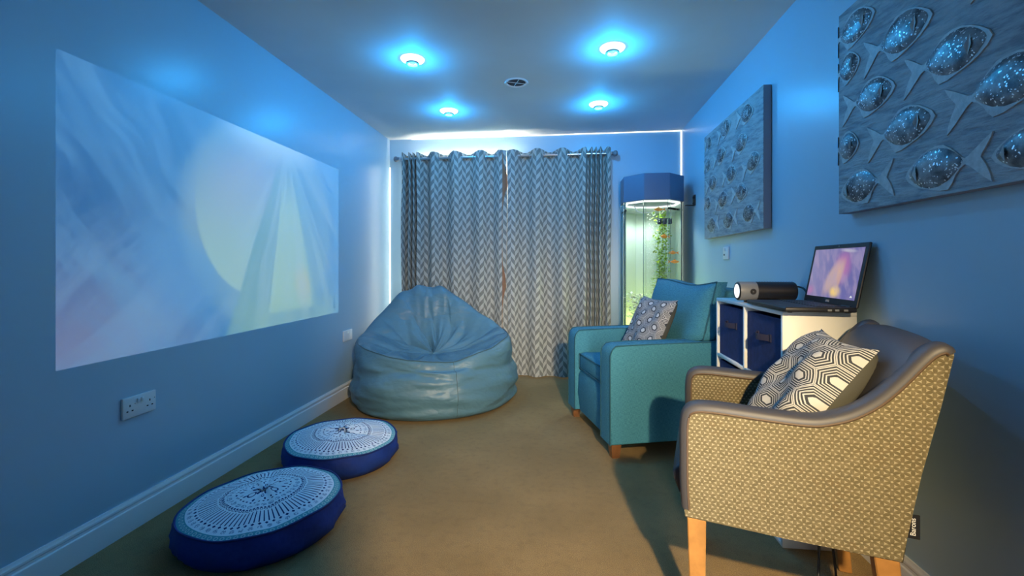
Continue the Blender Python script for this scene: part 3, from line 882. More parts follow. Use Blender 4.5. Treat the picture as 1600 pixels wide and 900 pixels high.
plant('water_fern', 'pale feathery plant low on the left inside the water tank', TX - 0.115, TY - 0.02, 0.37, 0.84, 0.075, 520, 0.055, 0.010, 'fern', [(-0.03, 0, -0.05), (0.02, 0.02, 0.05), (0.0, -0.02, -0.01)])
plant('water_fern', 'single bushy pale stem beside the vine inside the water tank', TX - 0.03, TY + 0.02, 0.37, 0.74, 0.03, 160, 0.04, 0.008, 'fern', [(0, 0, -0.03)])
def gold(label, x, y, z, rz, ln):
    prof = [(0.002, -0.5), (0.09, -0.36), (0.17, -0.12), (0.19, 0.08), (0.14, 0.30), (0.05, 0.46), (0.03, 0.52)]
    t = thing('fish', label, 'fish', (x, y, z), rz, 'orange fish in the tank')
    bm = add_lathe(bmesh.new(), [(r * ln, h * ln) for r, h in prof], 12, axis='x')
    bmesh.ops.scale(bm, vec=(1, 0.55, 1), verts=bm.verts)
    obj('body', bm, 'orange', t, smooth=True)
    L = ln
    data('tail', [(0.5 * L, 0.004, 0), (0.82 * L, 0, 0.22 * L), (0.72 * L, 0, 0), (0.82 * L, 0, -0.22 * L), (0.5 * L, -0.004, 0)], [(0, 1, 2), (0, 2, 3), (4, 2, 1), (4, 3, 2)], 'orange', t, smooth=False)
    data('fin', [(-0.1 * L, 0, 0.17 * L), (0.02 * L, 0, 0.30 * L), (0.26 * L, 0, 0.14 * L), (0.05 * L, 0.006, 0.1 * L)], [(0, 1, 2), (0, 2, 3)], 'orange', t, smooth=False)
gold('orange fish high in the tank in front of the vine leaves', 0.90, 4.12, 1.36, 0.5, 0.085)
gold('orange fish at mid height in the tank, right of the vine', 0.975, 4.14, 1.215, 0.2, 0.075)
gold('lowest orange fish close to the right edge of the tank', 1.005, 4.17, 1.135, 3.3, 0.08)
gold('orange fish just under the hood of the tank', 0.845, 4.10, 1.60, 0.1, 0.08)

# ================================================================== FLOOR CUSHIONS
PR = 0.300
M['mandala'] = mandala(PR)
def pouf(label, x, y, rz, seed):
    t = thing('floor_cushion', label, 'cushion', (x, y, 0), rz, 'round mandala floor cushions')
    rnd = random.Random(seed)
    ph = [rnd.uniform(0, 6.28) for _ in range(6)]
    def wob(a): return 1 + 0.010 * math.sin(2 * a + ph[0]) + 0.004 * math.sin(5 * a + ph[1])
    def rimz(a): return 0.122 + 0.008 * math.sin(a + ph[2]) + 0.003 * math.sin(3 * a + ph[3]) + 0.002 * math.sin(9 * a + ph[4])
    N = 72
    V, Fc = [], []
    prof = [(0.94, 0.0, 0), (1.0, 0.022, 0), (1.03, 0.30, 1), (1.04, 0.55, 1), (1.025, 0.80, 1), (1.0, 1.0, 1)]
    for k, (r, h, rel) in enumerate(prof):
        for i in range(N):
            a = 2 * PI * i / N
            dr = 0.006 * math.sin(11 * a + ph[5] + k * 1.1) + 0.004 * math.sin(23 * a + k * 2) if 0 < k < 5 else 0
            rr = PR * r * wob(a) + dr
            V.append((rr * math.cos(a), rr * math.sin(a), h * rimz(a) if rel else h))
    for k in range(len(prof) - 1):
        for i in range(N): Fc.append((k * N + i, k * N + (i + 1) % N, (k + 1) * N + (i + 1) % N, (k + 1) * N + i))
    Fc.append(tuple(range(N - 1, -1, -1)))
    data('side_band', V, Fc, 'blue_side', t)
    V, Fc = [], []
    K = 14
    for k in range(1, K + 1):
        q = k / K
        for i in range(N):
            a = 2 * PI * i / N
            rr = PR * wob(a) * q * 0.997
            z = rimz(a) + (0.042 + 0.005 * math.sin(2 * a + ph[0])) * (1 - q ** 2.2) - 0.001 + (0.002 * math.sin(13 * a + ph[1]) * q * (1 - q) * 4)
            V.append((rr * math.cos(a), rr * math.sin(a), z))
    zc = sum(rimz(2 * PI * i / N) for i in range(N)) / N + 0.042
    V.append((0, 0, zc))
    for k in range(K - 1):
        for i in range(N): Fc.append((k * N + i, k * N + (i + 1) % N, (k + 1) * N + (i + 1) % N, (k + 1) * N + i))
    for i in range(N): Fc.append((K * N, i, (i + 1) % N))
    o = data('top_cover', V, Fc, 'mandala', t); o['label'] = 'white cover printed with a navy mandala'
    tube('piping', [(PR * wob(a) * math.cos(a), PR * wob(a) * math.sin(a), rimz(a)) for a in [2 * PI * i / N for i in range(N)]], 0.0045, 'piping_blue', t, 6, True)
    return t
pouf('round blue floor cushion with mandala top, nearest the camera', -1.245, 1.755, 0.5, 3)
pouf('round blue floor cushion with mandala top, nearer the bean bag', -1.250, 2.435, 2.3, 9)

# ================================================================== BEAN BAG
def bean():
    t = thing('bean_bag', 'large blue grey leather bean bag chair in front of the curtains', 'bean bag', (-1.075, 3.66, 0), 0)
    N = 200
    R = 0.655
    back = math.radians(118)         # the raised back points into the corner
    def bump1(a, c_, w_):
        d = (a - c_ + PI) % (2 * PI) - PI
        return math.exp(-(d / w_) ** 2)
    def flat(a, c_, w_):
        d = (a - c_ + PI) % (2 * PI) - PI
        return math.exp(-abs(d / w_) ** 2.8)
    V, Fc = [], []
    prof_t = [i / 33 for i in range(34)]
    def rad(a):   # footprint
        return R * (1 + 0.02 * math.sin(3 * a + 1)) * (1 - 0.10 * bump1(a, math.radians(115), 0.6) - 0.05 * bump1(a, math.radians(180), 0.5) + 0.05 * bump1(a, math.radians(-30), 0.7))
    tab = [(-150, .60, .485), (-120, .58, .455), (-90, .58, .425), (-62, .565, .395), (-35, .62, .465), (-5, .64, .535), (15, .56, .58), (39, .435, .68), (65, .38, .80), (94, .38, .905), (118, .43, .925), (142, .52, .88), (156, .57, .70), (180, .60, .54)]
    def look(deg):
        deg = (deg + 150) % 360 - 150
        for (a0, r0, h0), (a1, r1, h1) in zip(tab, tab[1:] + [(210, .60, .485)]):
            if a0 <= deg <= a1:
                f = (deg - a0) / (a1 - a0); f = f * f * (3 - 2 * f) * 0.5 + f * 0.5
                return r0 + (r1 - r0) * f, h0 + (h1 - h0) * f
    def crease(x):      # rounded ridges with sharp valleys
        return abs(math.sin(x)) * 2 - 1.1
    sm = [look(360 * i / N) for i in range(N)]
    sm = [tuple(sum(sm[(i + d) % N][q] * w_ for d, w_ in ((-3, .1), (-2, .15), (-1, .2), (0, .1), (1, .2), (2, .15), (3, .1))) for q in (0, 1)) for i in range(N)]
    for i in range(N):
        a = 2 * PI * i / N
        rm, hr = sm[i]
        bk = max(0.0, min(1.0, (hr - 0.52) / 0.38))
        Rf = rad(a)
        rm = min(rm, Rf * 0.97)
        hc = 0.365
        ctrl = [(0.0, 0.004), (0.80 * Rf, 0.004), (0.93 * Rf, 0.010), (1.0 * Rf, 0.06), (1.025 * Rf, 0.15), (1.01 * Rf, 0.25), (Rf * 0.97 * (1 - 0.25 * bk) + rm * 0.25 * bk, 0.34 + 0.10 * bk),
                (rm + 0.03 + 0.05 * bk, hr - 0.055 - 0.10 * bk), (rm, hr), (rm - 0.06 - 0.02 * bk, hr - 0.008 - 0.05 * bk), (rm * 0.70, hc + (hr - hc) * (0.62 - 0.08 * bk)), (rm * 0.45, hc + (hr - hc) * (0.30 - 0.05 * bk)), (rm * 0.20, hc + 0.10 * (hr - hc)), (0.0, hc)]
        cp = catmull([(r, z, 0) for r, z in ctrl], 4)
        ca, sa = math.cos(a), math.sin(a)
        for k, p in enumerate(cp):
            r, z = p.x, p.y
            dg = (math.degrees(a) + 180) % 360 - 180
            q = k / (len(cp) - 1)
            if q > 0.60:     # seat and back: folds running from the seat up to the rim
                m_ = math.sin((q - 0.60) / 0.40 * PI) ** 0.8
                f = 0.016 * crease(6.5 * a + 1.2 * math.sin(2 * a) + 1.5 * q) + 0.010 * crease(12 * a + 5 * q)
                for c_, w_, d_ in ((72, 5, .03), (96, 4, .035), (108, 3.5, .045), (121, 4, .04), (135, 4, .045), (150, 5, .035), (172, 5, .025), (40, 6, .025), (-20, 6, .03), (-50, 5, .035), (-75, 5, .04), (-105, 6, .03), (-140, 6, .03)):
                    e_ = (dg - c_ - 14 * math.sin(9 * q + c_)) / w_
                    f -= 1.4 * d_ * math.exp(-e_ * e_) * (1 if c_ > 0 else 0.6)
                z += f * m_ * (0.55 + 0.9 * bk); r += f * m_ * 0.6 * bk
                z += 0.020 * crease(14 * q + 2.2 * a + 1.0 * math.sin(3 * a)) * m_ * (1 - bk)
            elif q > 0.14:   # sides: slack horizontal folds
                m_ = math.sin((q - 0.14) / 0.46 * PI)
                f = 0.011 * crease(15 * z + 1.4 * math.sin(2.2 * a + 0.5) + 0.5 * a) * (0.55 + 0.45 * math.sin(3 * a + 1)) + 0.007 * crease(27 * z + 2.5 * a)
                for c_, hw_, z0_, sl_, d_ in ((-120, 40, .055, .0009, .030), (-100, 26, .105, -.0006, .016), (-118, 30, .315, .0012, .026), (-92, 24, .345, -.0016, .024), (-12, 24, .085, .0012, .030), (-4, 22, .135, .0014, .022), (-30, 30, .33, -.001, .020), (-70, 30, .24, .0008, .012), (-150, 30, .22, .002, .022), (-60, 20, .29, -.002, .016)):
                    e_ = (z - z0_ - sl_ * (dg - c_)) / 0.016
                    f -= 1.35 * d_ * math.exp(-e_ * e_) * math.exp(-((dg - c_) / hw_) ** 4)
                f += 0.007 * math.sin(7 * a + 9 * z)
                r += f * m_
                if z < 0.14: r += 0.012 * math.exp(-((z - 0.045) / 0.03) ** 2) * (0.5 + 0.5 * math.sin(5 * a))
            V.append((r * ca, r * sa, max(0.001, z)))
    K = len(V) // N
    for i in range(N):
        for k in range(K - 1):
            Fc.append((i * K + k, ((i + 1) % N) * K + k, ((i + 1) % N) * K + k + 1, i * K + k + 1))
    o = data('cover', V, Fc, 'leather_bag', t)
    bm = bmesh.new(); bm.from_mesh(o.data); bmesh.ops.remove_doubles(bm, verts=bm.verts, dist=0.0005)
    bmesh.ops.recalc_face_normals(bm, faces=bm.faces); bm.to_mesh(o.data); bm.free()
    for p in o.data.polygons: p.use_smooth = True
    md = o.modifiers.new('smooth', 'SUBSURF'); md.levels = 1; md.render_levels = 1
    # stitched seam round the front rim and down the front
    idx = 32
    seam = [Vector(V[i * K + idx]) * 1.0 + Vector((0, 0, 0.002)) for i in range(N)]
    a0, a1 = int(N * 200 / 360), int(N * 372 / 360)
    tube('rim_seam', [seam[i % N] for i in range(a0, a1)], 0.0035, 'seam', t, 5)
    i = int(N * (360 - 58) / 360)
    tube('front_seam', [Vector(V[i * K + k]) + Vector((math.cos(2 * PI * i / N), math.sin(2 * PI * i / N), 0)) * 0.0005 for k in range(10, 33)], 0.0022, 'seam', t, 5)
    return t
M['seam'] = mat('dark_seam', (0.05, 0.10, 0.12), 0.5)
bean()

# ================================================================== CUSHIONS (square)
def pillow(name, label, corners, thick, m_front, group):
    """corners: top-far, top-near, bottom-near, bottom-far of the front face plane (world)"""
    A, B, Cc, D = [Vector(c) for c in corners]
    ctr = (A + B + Cc + D) / 4
    ux = ((B - A) + (Cc - D)).normalized(); uy = ((A - D) + (B - Cc)); uy = (uy - ux * uy.dot(ux)).normalized(); nz = ux.cross(uy).normalized()
    w_ = ((B - A).length + (Cc - D).length) / 2; h_ = ((A - D).length + (B - Cc).length) / 2
    t = thing(name, label, 'cushion', ctr, 0, group)
    t.matrix_world = mat3(ctr, ux, uy, nz)
    N = 22
    rnd = random.Random(label)
    ph = [rnd.uniform(0, 6.28) for _ in range(5)]
    def sheet(sgn):
        V, Fc, UV = [], [], []
        for j in range(N + 1):
            for i in range(N + 1):
                a, b = 2 * i / N - 1, 2 * j / N - 1
                pin = 1 - 0.085 * (1 - b * b) * abs(a) ** 3, 1 - 0.085 * (1 - a * a) * abs(b) ** 3
                x, y = a * w_ / 2 * pin[0], b * h_ / 2 * pin[1]
                bulge = ((1 - a ** 4) * (1 - b ** 4)) ** 0.55
                z = sgn * thick / 2 * bulge
                if sgn > 0: z += bulge * (0.010 * math.sin(5 * a + 3 * b + ph[0]) + 0.006 * math.sin(9 * a - 7 * b + ph[1]))
                V.append((x, y, z)); UV.append((a * w_ / 2, b * h_ / 2))
        for j in range(N):
            for i in range(N):
                q = (j * (N + 1) + i, j * (N + 1) + i + 1, (j + 1) * (N + 1) + i + 1, (j + 1) * (N + 1) + i)
                Fc.append(q if sgn > 0 else q[::-1])
        return V, Fc, UV
    V, Fc, UV = sheet(1)
    o = data('printed_front', V, Fc, m_front, t); o['label'] = 'front printed with nested hexagons'
    L = o.data.uv_layers.new(name='UVMap')
    for lp in o.data.loops: L.data[lp.index].uv = UV[lp.vertex_index]
    V, Fc, UV = sheet(-1)
    data('plain_back', V, Fc, 'cushion_back', t)
    return t

# ================================================================== TURQUOISE ARMCHAIR
AO, ARZ = (0.268, 2.576, 0), math.atan2(0.28, 0.96)
def loc2w(o, rz, p):
    return Vector((o[0] + p[0] * math.cos(rz) - p[1] * math.sin(rz), o[1] + p[0] * math.sin(rz) + p[1] * math.cos(rz), p[2]))
W = 0.80
def armchair():
    t = thing('armchair', 'turquoise fabric armchair with wooden feet between curtain and storage unit', 'armchair', AO, ARZ)
    # arms: rounded front top corner, slightly waisted
    prof = [(0.0, 0.080), (0.0, 0.54), (0.002, 0.590), (0.010, 0.618), (0.028, 0.636), (0.060, 0.643), (0.30, 0.646), (0.83, 0.650), (0.85, 0.63), (0.85, 0.080)]
    for y0, y1 in ((0.0, 0.150), (W - 0.150, W)):
        a = prism('arm', prof, y0, y1, 'teal', t, 0.012, 3)
        for yy_ in (y0 + 0.003, y1 - 0.003):
            tube('piping', catmull([(x + 0.001 if x < 0.02 else x, yy_, z) for x, z in prof[:8]], 4), 0.0042, 'teal_pipe', a, 5)
    # front panel below the seat
    fp = prism('front_panel', [(0.035, 0.080), (0.022, 0.20), (0.026, 0.33), (0.045, 0.375), (0.10, 0.375), (0.10, 0.080)], 0.150, W - 0.150, 'teal', t, 0.012, 2)
    box('base_frame', (0.06, 0.152, 0.085), (0.80, W - 0.152, 0.355), 'teal', t)
    # seat cushion
    s = box('seat_cushion', (0.030, 0.152, 0.365), (0.60, W - 0.152, 0.490), 'teal', t, 0.030, 3)
    for z in (0.378, 0.478):
        tube('piping', [(0.034, 0.158, z), (0.029, 0.30, z), (0.029, W - 0.30, z), (0.034, W - 0.158, z)], 0.0042, 'teal_pipe', s, 5)
    for y in (0.157, W - 0.157):
        tube('piping', [(0.031, y, 0.38), (0.031, y, 0.476)], 0.0042, 'teal_pipe', s, 5)
    # back
    prism('back_frame', [(0.70, 0.09), (0.70, 0.60), (0.755, 0.945), (0.80, 0.965), (0.855, 0.94), (0.850, 0.09)], 0.02, W - 0.02, 'teal', t, 0.02, 2)
    bm = bmesh.new()
    N, K = 16, 14
    def pt(i, j, s_):
        a, b = i / N, j / K
        z = 0.47 + 0.525 * b
        y0, y1 = (0.157, W - 0.157)
        ex = max(0.0, min(1.0, (z - 0.60) / 0.05)); ex = ex * ex * (3 - 2 * ex)
        ya, yb = y0 - 0.125 * ex, y1 + 0.105 * ex
        y = ya + (yb - ya) * a
        e = (1 - abs(2 * a - 1) ** 5) * (1 - abs(2 * b - 1) ** 5)
        xm = 0.60 + 0.14 * b
        z += 0.012 * b * math.sin(a * PI * 2 + 2.6) - 0.012 * b * (1 - abs(2 * a - 1) ** 2)
        return Vector((xm + s_ * (0.045 + 0.055 * e ** 0.5) - 0.01, y, z))
    g1 = [[bm.verts.new(pt(i, j, -1)) for i in range(N + 1)] for j in range(K + 1)]
    g2 = [[bm.verts.new(pt(i, j, 0.6)) for i in range(N + 1)] for j in range(K + 1)]
    for j in range(K):
        for i in range(N):
            bm.faces.new((g1[j][i], g1[j][i + 1], g1[j + 1][i + 1], g1[j + 1][i])); bm.faces.new((g2[j][i], g2[j + 1][i], g2[j + 1][i + 1], g2[j][i + 1]))
    rim = lambda g: [g[0][i] for i in range(N + 1)] + [g[j][N] for j in range(1, K + 1)] + [g[K][i] for i in range(N - 1, -1, -1)] + [g[j][0] for j in range(K - 1, 0, -1)]
    r1, r2 = rim(g1), rim(g2)
    pip = [v.co.copy() for v in r1]
    for i in range(len(r1)): bm.faces.new((r1[i], r2[i], r2[(i + 1) % len(r1)], r1[(i + 1) % len(r1)]))
    bc = obj('back_cushion', bm, 'teal', t, smooth=True, angle=70)
    tube('piping', pip, 0.0050, 'teal_pipe', bc, 5, True)
    for x, y in ((0.012, 0.012), (0.012, W - 0.072), (0.78, 0.012), (0.78, W - 0.072)):
        bm = bmesh.new()
        A = [bm.verts.new((x + (0.008 if i in (0, 3) else 0.052), y + (0.008 if i < 2 else 0.052), 0.0)) for i in range(4)]
        B = [bm.verts.new((x + (0 if i in (0, 3) else 0.060), y + (0 if i < 2 else 0.060), 0.082)) for i in range(4)]
        bm.faces.new(A[::-1]); bm.faces.new(B)
        for i in range(4): bm.faces.new((A[i], A[(i + 1) % 4], B[(i + 1) % 4], B[i]))
        obj('foot', bm, 'wood_dark', t)
    return t
armchair()
q = lambda x, y, z: loc2w(AO, ARZ, (x, y, z))
pillow('scatter_cushion', 'fine hexagon print cushion standing on the turquoise armchair', [q(0.500, 0.60, 0.885), q(0.515, 0.165, 0.885), q(0.345, 0.165, 0.500), q(0.330, 0.60, 0.500)], 0.13, 'hex_small', 'hexagon print cushions')

# ================================================================== STORAGE UNIT WITH FABRIC BOXES
UX0, UX1, UY0, UY1, UZ = 0.852, 1.120, 1.852, 2.610, 0.921
TK = 0.016
t = thing('cube_storage_unit', 'white cube storage unit between the two armchairs holding navy boxes', 'storage unit', ((UX0 + UX1) / 2, (UY0 + UY1) / 2, 0))
hx, hy = (UX1 - UX0) / 2, (UY1 - UY0) / 2
box('top_panel', (-hx, -hy, UZ - TK), (hx, hy, UZ), 'board', t, 0.001, 1)
box('bottom_panel', (-hx, -hy + TK, 0.0), (hx, hy - TK, TK), 'board', t, 0.001, 1)
for s in (-1, 1):
    box('side_panel', (-hx, min(s * hy, s * (hy - TK)), 0.0), (hx, max(s * hy, s * (hy - TK)), UZ - TK), 'board', t, 0.001, 1)
box('divider', (-hx, -TK / 2, TK), (hx, TK / 2, UZ - TK), 'board', t, 0.001, 1)
rows = [0.0, 0.305, 0.602, UZ - TK]
for z in rows[1:3]:
    for a, b in ((-hy + TK, -TK / 2), (TK / 2, hy - TK)): box('shelf', (-hx, a, z), (hx, b, z + TK), 'board', t, 0.001, 1)
box('back_board', (hx - 0.004, -hy + TK, TK), (hx, hy - TK, UZ - TK), 'board', t)
names = {(2, 0): 'upper navy fabric box nearest the camera in the white unit', (2, 1): 'upper navy fabric box nearest the turquoise armchair in the white unit',
         (1, 0): 'navy fabric box under the upper one nearest the camera', (1, 1): 'navy fabric box under the upper one nearest the turquoise armchair'}
for (r, c_), lab in names.items():
    y0 = UY0 + TK + 0.006 if c_ == 0 else (UY0 + UY1) / 2 + TK / 2 + 0.006
    y1 = (UY0 + UY1) / 2 - TK / 2 - 0.006 if c_ == 0 else UY1 - TK - 0.006
    z0 = rows[r] + TK; z1 = rows[r + 1] - 0.018
    t = thing('fabric_box', lab, 'box', (UX0 + 0.012, (y0 + y1) / 2, z0), 0, 'navy fabric boxes')
    w_ = (y1 - y0) / 2; h_ = z1 - z0
    bm = bmesh.new()
    add_box(bm, (0, -w_, 0), (0.005, w_, h_), 0.002, 1)
    obj('front_panel', bm, 'navy', t)
    bm = bmesh.new()
    add_box(bm, (0.005, -w_, 0), (0.235, -w_ + 0.004, h_)); add_box(bm, (0.005, w_ - 0.004, 0), (0.235, w_, h_)); add_box(bm, (0.231, -w_ + 0.004, 0), (0.235, w_ - 0.004, h_)); add_box(bm, (0.005, -w_ + 0.004, 0), (0.231, w_ - 0.004, 0.004))
    obj('box_body', bm, 'navy', t)
    hz_ = h_ * 0.66
    V, Fc = [], []
    for k in range(9):
        f = k / 8; y = -0.058 + 0.116 * f
        d = -0.002 - 0.026 * math.sin(f * PI)
        for x_, z_ in ((d, hz_ - 0.013), (d - 0.003, hz_ - 0.013), (d - 0.003, hz_ + 0.013), (d, hz_ + 0.013)): V.append((x_, y, z_))
    for k in range(8):
        for j in range(4): Fc.append((k * 4 + j, k * 4 + (j + 1) % 4, (k + 1) * 4 + (j + 1) % 4, (k + 1) * 4 + j))
    data('handle', V, Fc, 'navy_strap', t, smooth=False)
    for y in (-0.058, 0.058):
        box('strap_tab', (-0.003, y - 0.012, hz_ - 0.016), (0.0, y + 0.012, hz_ + 0.016), 'navy_strap', t)

# ================================================================== PROJECTOR
t = thing('projector', 'black and grey cylindrical mini projector lying on the storage unit', 'projector', (0.85, 2.30, UZ))
zc, rp = 0.055, 0.045
lathe('front_sleeve', [(0.036, 0.0), (rp, 0.001), (rp + 0.001, 0.004), (rp + 0.001, 0.078), (rp, 0.080)], 'grey', t, 32, c=(0, 0, zc), axis='x')
bd = lathe('body', [(rp, 0.080)] + [(rp + (0.0012 if k % 2 else -0.0005), 0.083 + 0.0062 * k) for k in range(28)] + [(rp - 0.002, 0.258), (rp - 0.010, 0.262)], 'black', t, 32, c=(0, 0, zc), axis='x')
ln_ = lathe('lens_ring', [(0.034, -0.003), (0.040, -0.004), (0.043, -0.001), (0.043, 0.003)], 'black', t, 32, c=(0, 0, zc), axis='x', loop=True)
lathe('lens', [(0.001, -0.007), (0.018, -0.0066), (0.034, -0.0035)], 'lens', ln_, 24, c=(0, 0, zc), axis='x')
lathe('button', [(0.014, -0.0475), (0.012, -0.0495), (0.004, -0.0495), (0.003, -0.0485)], 'black', t, 16, c=(0.055, 0, zc), axis='y', loop=True)
st = bmesh.new()
for k in range(7):
    a = k / 6
    add_box(st, (0.085 + 0.014 * k, -0.030, 0.0), (0.0985 + 0.014 * k, 0.030, 0.006 + 0.006 * math.sin(a * PI)))
obj('stand', st, 'black', t)
box('front_foot', (0.035, -0.02, 0.0), (0.050, 0.02, 0.012), 'black', t, 0.002, 1)
tag(tube('projector_cable', catmull([(1.108, 2.30, UZ + 0.075), (1.118, 2.275, UZ + 0.078), (1.122, 2.235, UZ + 0.07), (1.118, 2.20, UZ + 0.045), (1.112, 2.185, UZ + 0.008)], 6), 0.0045, 'black', None, 6),
    'short black cable from the projector to the laptop', 'cable')

# ================================================================== LAPTOP
LW, LD = 0.390, 0.248
LRZ = math.radians(-2.0)
t = thing('laptop', 'open black laptop showing a purple picture on the storage unit', 'laptop', (0.965, 1.985, UZ + 0.001), LRZ)
b = box('base', (-LD / 2, -LW / 2, 0.003), (LD / 2, LW / 2, 0.021), 'black', t, 0.005, 2)
deck = box('deck', (-LD / 2 + 0.004, -LW / 2 + 0.004, 0.0205), (LD / 2 - 0.004, LW / 2 - 0.004, 0.0215), 'keys', t)
key = None
for r in range(5):
    for k in range(15):
        if key is None:
            key = box('key', (-0.0085, -0.0095, 0), (0.0085, 0.0095, 0.0022), 'black', b, 0.001, 1); e = key
        else:
            e = key.copy(); C.objects.link(e); e.parent = b
        e.location = (LD / 2 - 0.035 - 0.0205 * r, -0.161 + 0.0230 * k, 0.0215)
box('touchpad', (-LD / 2 + 0.015, -0.045, 0.0214), (-LD / 2 + 0.075, 0.055, 0.0220), 'keys', b)
for y in (-LW / 2 + 0.02, LW / 2 - 0.02):
    for x in (-0.10, 0.10): lathe('rubber_foot', [(0.008, 0.0), (0.008, 0.004)], 'black', t, 10, c=(x, y, -0.0005))
for k, x in enumerate((0.03, 0.055, 0.085)):
    box('port', (x - 0.007, -LW / 2 - 0.0006, 0.008), (x + 0.007, -LW / 2 + 0.001, 0.015), 'grey', b)
def screen_mat():
    m = bpy.data.materials.new('laptop_picture'); m.use_nodes = True
    nt = m.node_tree; p = P(m)
    x, y, z = coords(nt)
    uu = 0.5 - y / 0.35; vv = (z - 0.028) / 0.205
    n1 = noise(nt, vec(nt, uu * 2.4, vv * 1.6), 1.0, 2)
    s1 = noise(nt, vec(nt, uu * 8 + vv * 2, vv * 2), 1.0, 3)
    c = mixc(nt, (uu + n1 * 0.5).step(0.1, 1.0), (0.24, 0.22, 0.42), (0.14, 0.13, 0.36))
    def el(cx, cy, rx, ry, soft, rot=0.0):
        ca, sa = math.cos(rot), math.sin(rot)
        ax = ((uu - cx) * ca + (vv - cy) * sa) / rx; ay = ((vv - cy) * ca - (uu - cx) * sa) / ry
        return (ax * ax + ay * ay).sqrt().step(1.0, 1.0 - soft)
    c = mixc(nt, el(0.66, 0.62, 0.22, 0.45, 0.7) * 0.9, c, (0.42, 0.14, 0.38))
    c = mixc(nt, el(0.50, 0.42, 0.15, 0.50, 0.6, -0.3) * 0.75, c, (0.62, 0.42, 0.34))
    c = mixc(nt, el(0.62, 0.40, 0.09, 0.50, 0.7, -0.15) * 0.7, c, (0.66, 0.42, 0.26))
    c = mixc(nt, el(0.60, 0.13, 0.15, 0.16, 0.8) * 0.9, c, (0.95, 0.66, 0.16))
    c = mixc(nt, el(0.72, 0.95, 0.22, 0.05, 0.8, -0.15) * 0.7, c, (0.55, 0.55, 0.62))
    c = mixc(nt, s1.step(0.42, 0.66) * 0.55, c, (0.42, 0.32, 0.48))
    c = mixc(nt, el(0.06, 0.12, 0.12, 0.15, 0.9) * 0.6, c, (0.55, 0.20, 0.40))
    lgx = (uu - 0.93).abs() * 1.7 + (vv - 0.045)
    c = mixc(nt, lgx.lt(0.045) * vv.gt(0.045), c, (0.8, 0.8, 0.8))
    p.inputs['Base Color'].default_value = (0.01, 0.01, 0.01, 1); p.inputs['Roughness'].default_value = 0.35
    nt.links.new(c, p.inputs['Emission Color']); p.inputs['Emission Strength'].default_value = 0.85
    return m
M['screen'] = screen_mat()
lid = link('lid', bpy.data.meshes.new('lid'), 'black', t)
bm = bmesh.new(); add_box(bm, (0.0, -LW / 2, 0.0), (0.010, LW / 2, 0.252), 0.004, 2); bm.to_mesh(lid.data); bm.free()
lid.location = (LD / 2 - 0.006, 0, 0.019); lid.rotation_euler = (0, math.radians(11), 0)
box('display', (-0.0008, -0.175, 0.028), (0.0004, 0.175, 0.233), 'screen', lid)
lathe('webcam', [(0.003, 0.0), (0.003, -0.001)], 'grey', lid, 10, c=(0, 0, 0.243), axis='x')
text('logo', 'DELL', 0.013, 'text', lid, mat3((-0.0012, 0, 0.014), (0, -1, 0), (0, 0, 1), (-1, 0, 0)))
for y in (-0.13, 0.13): lathe('hinge', [(0.006, -0.03), (0.006, 0.03)], 'black', t, 10, c=(LD / 2 - 0.003, y, 0.020), axis='y')

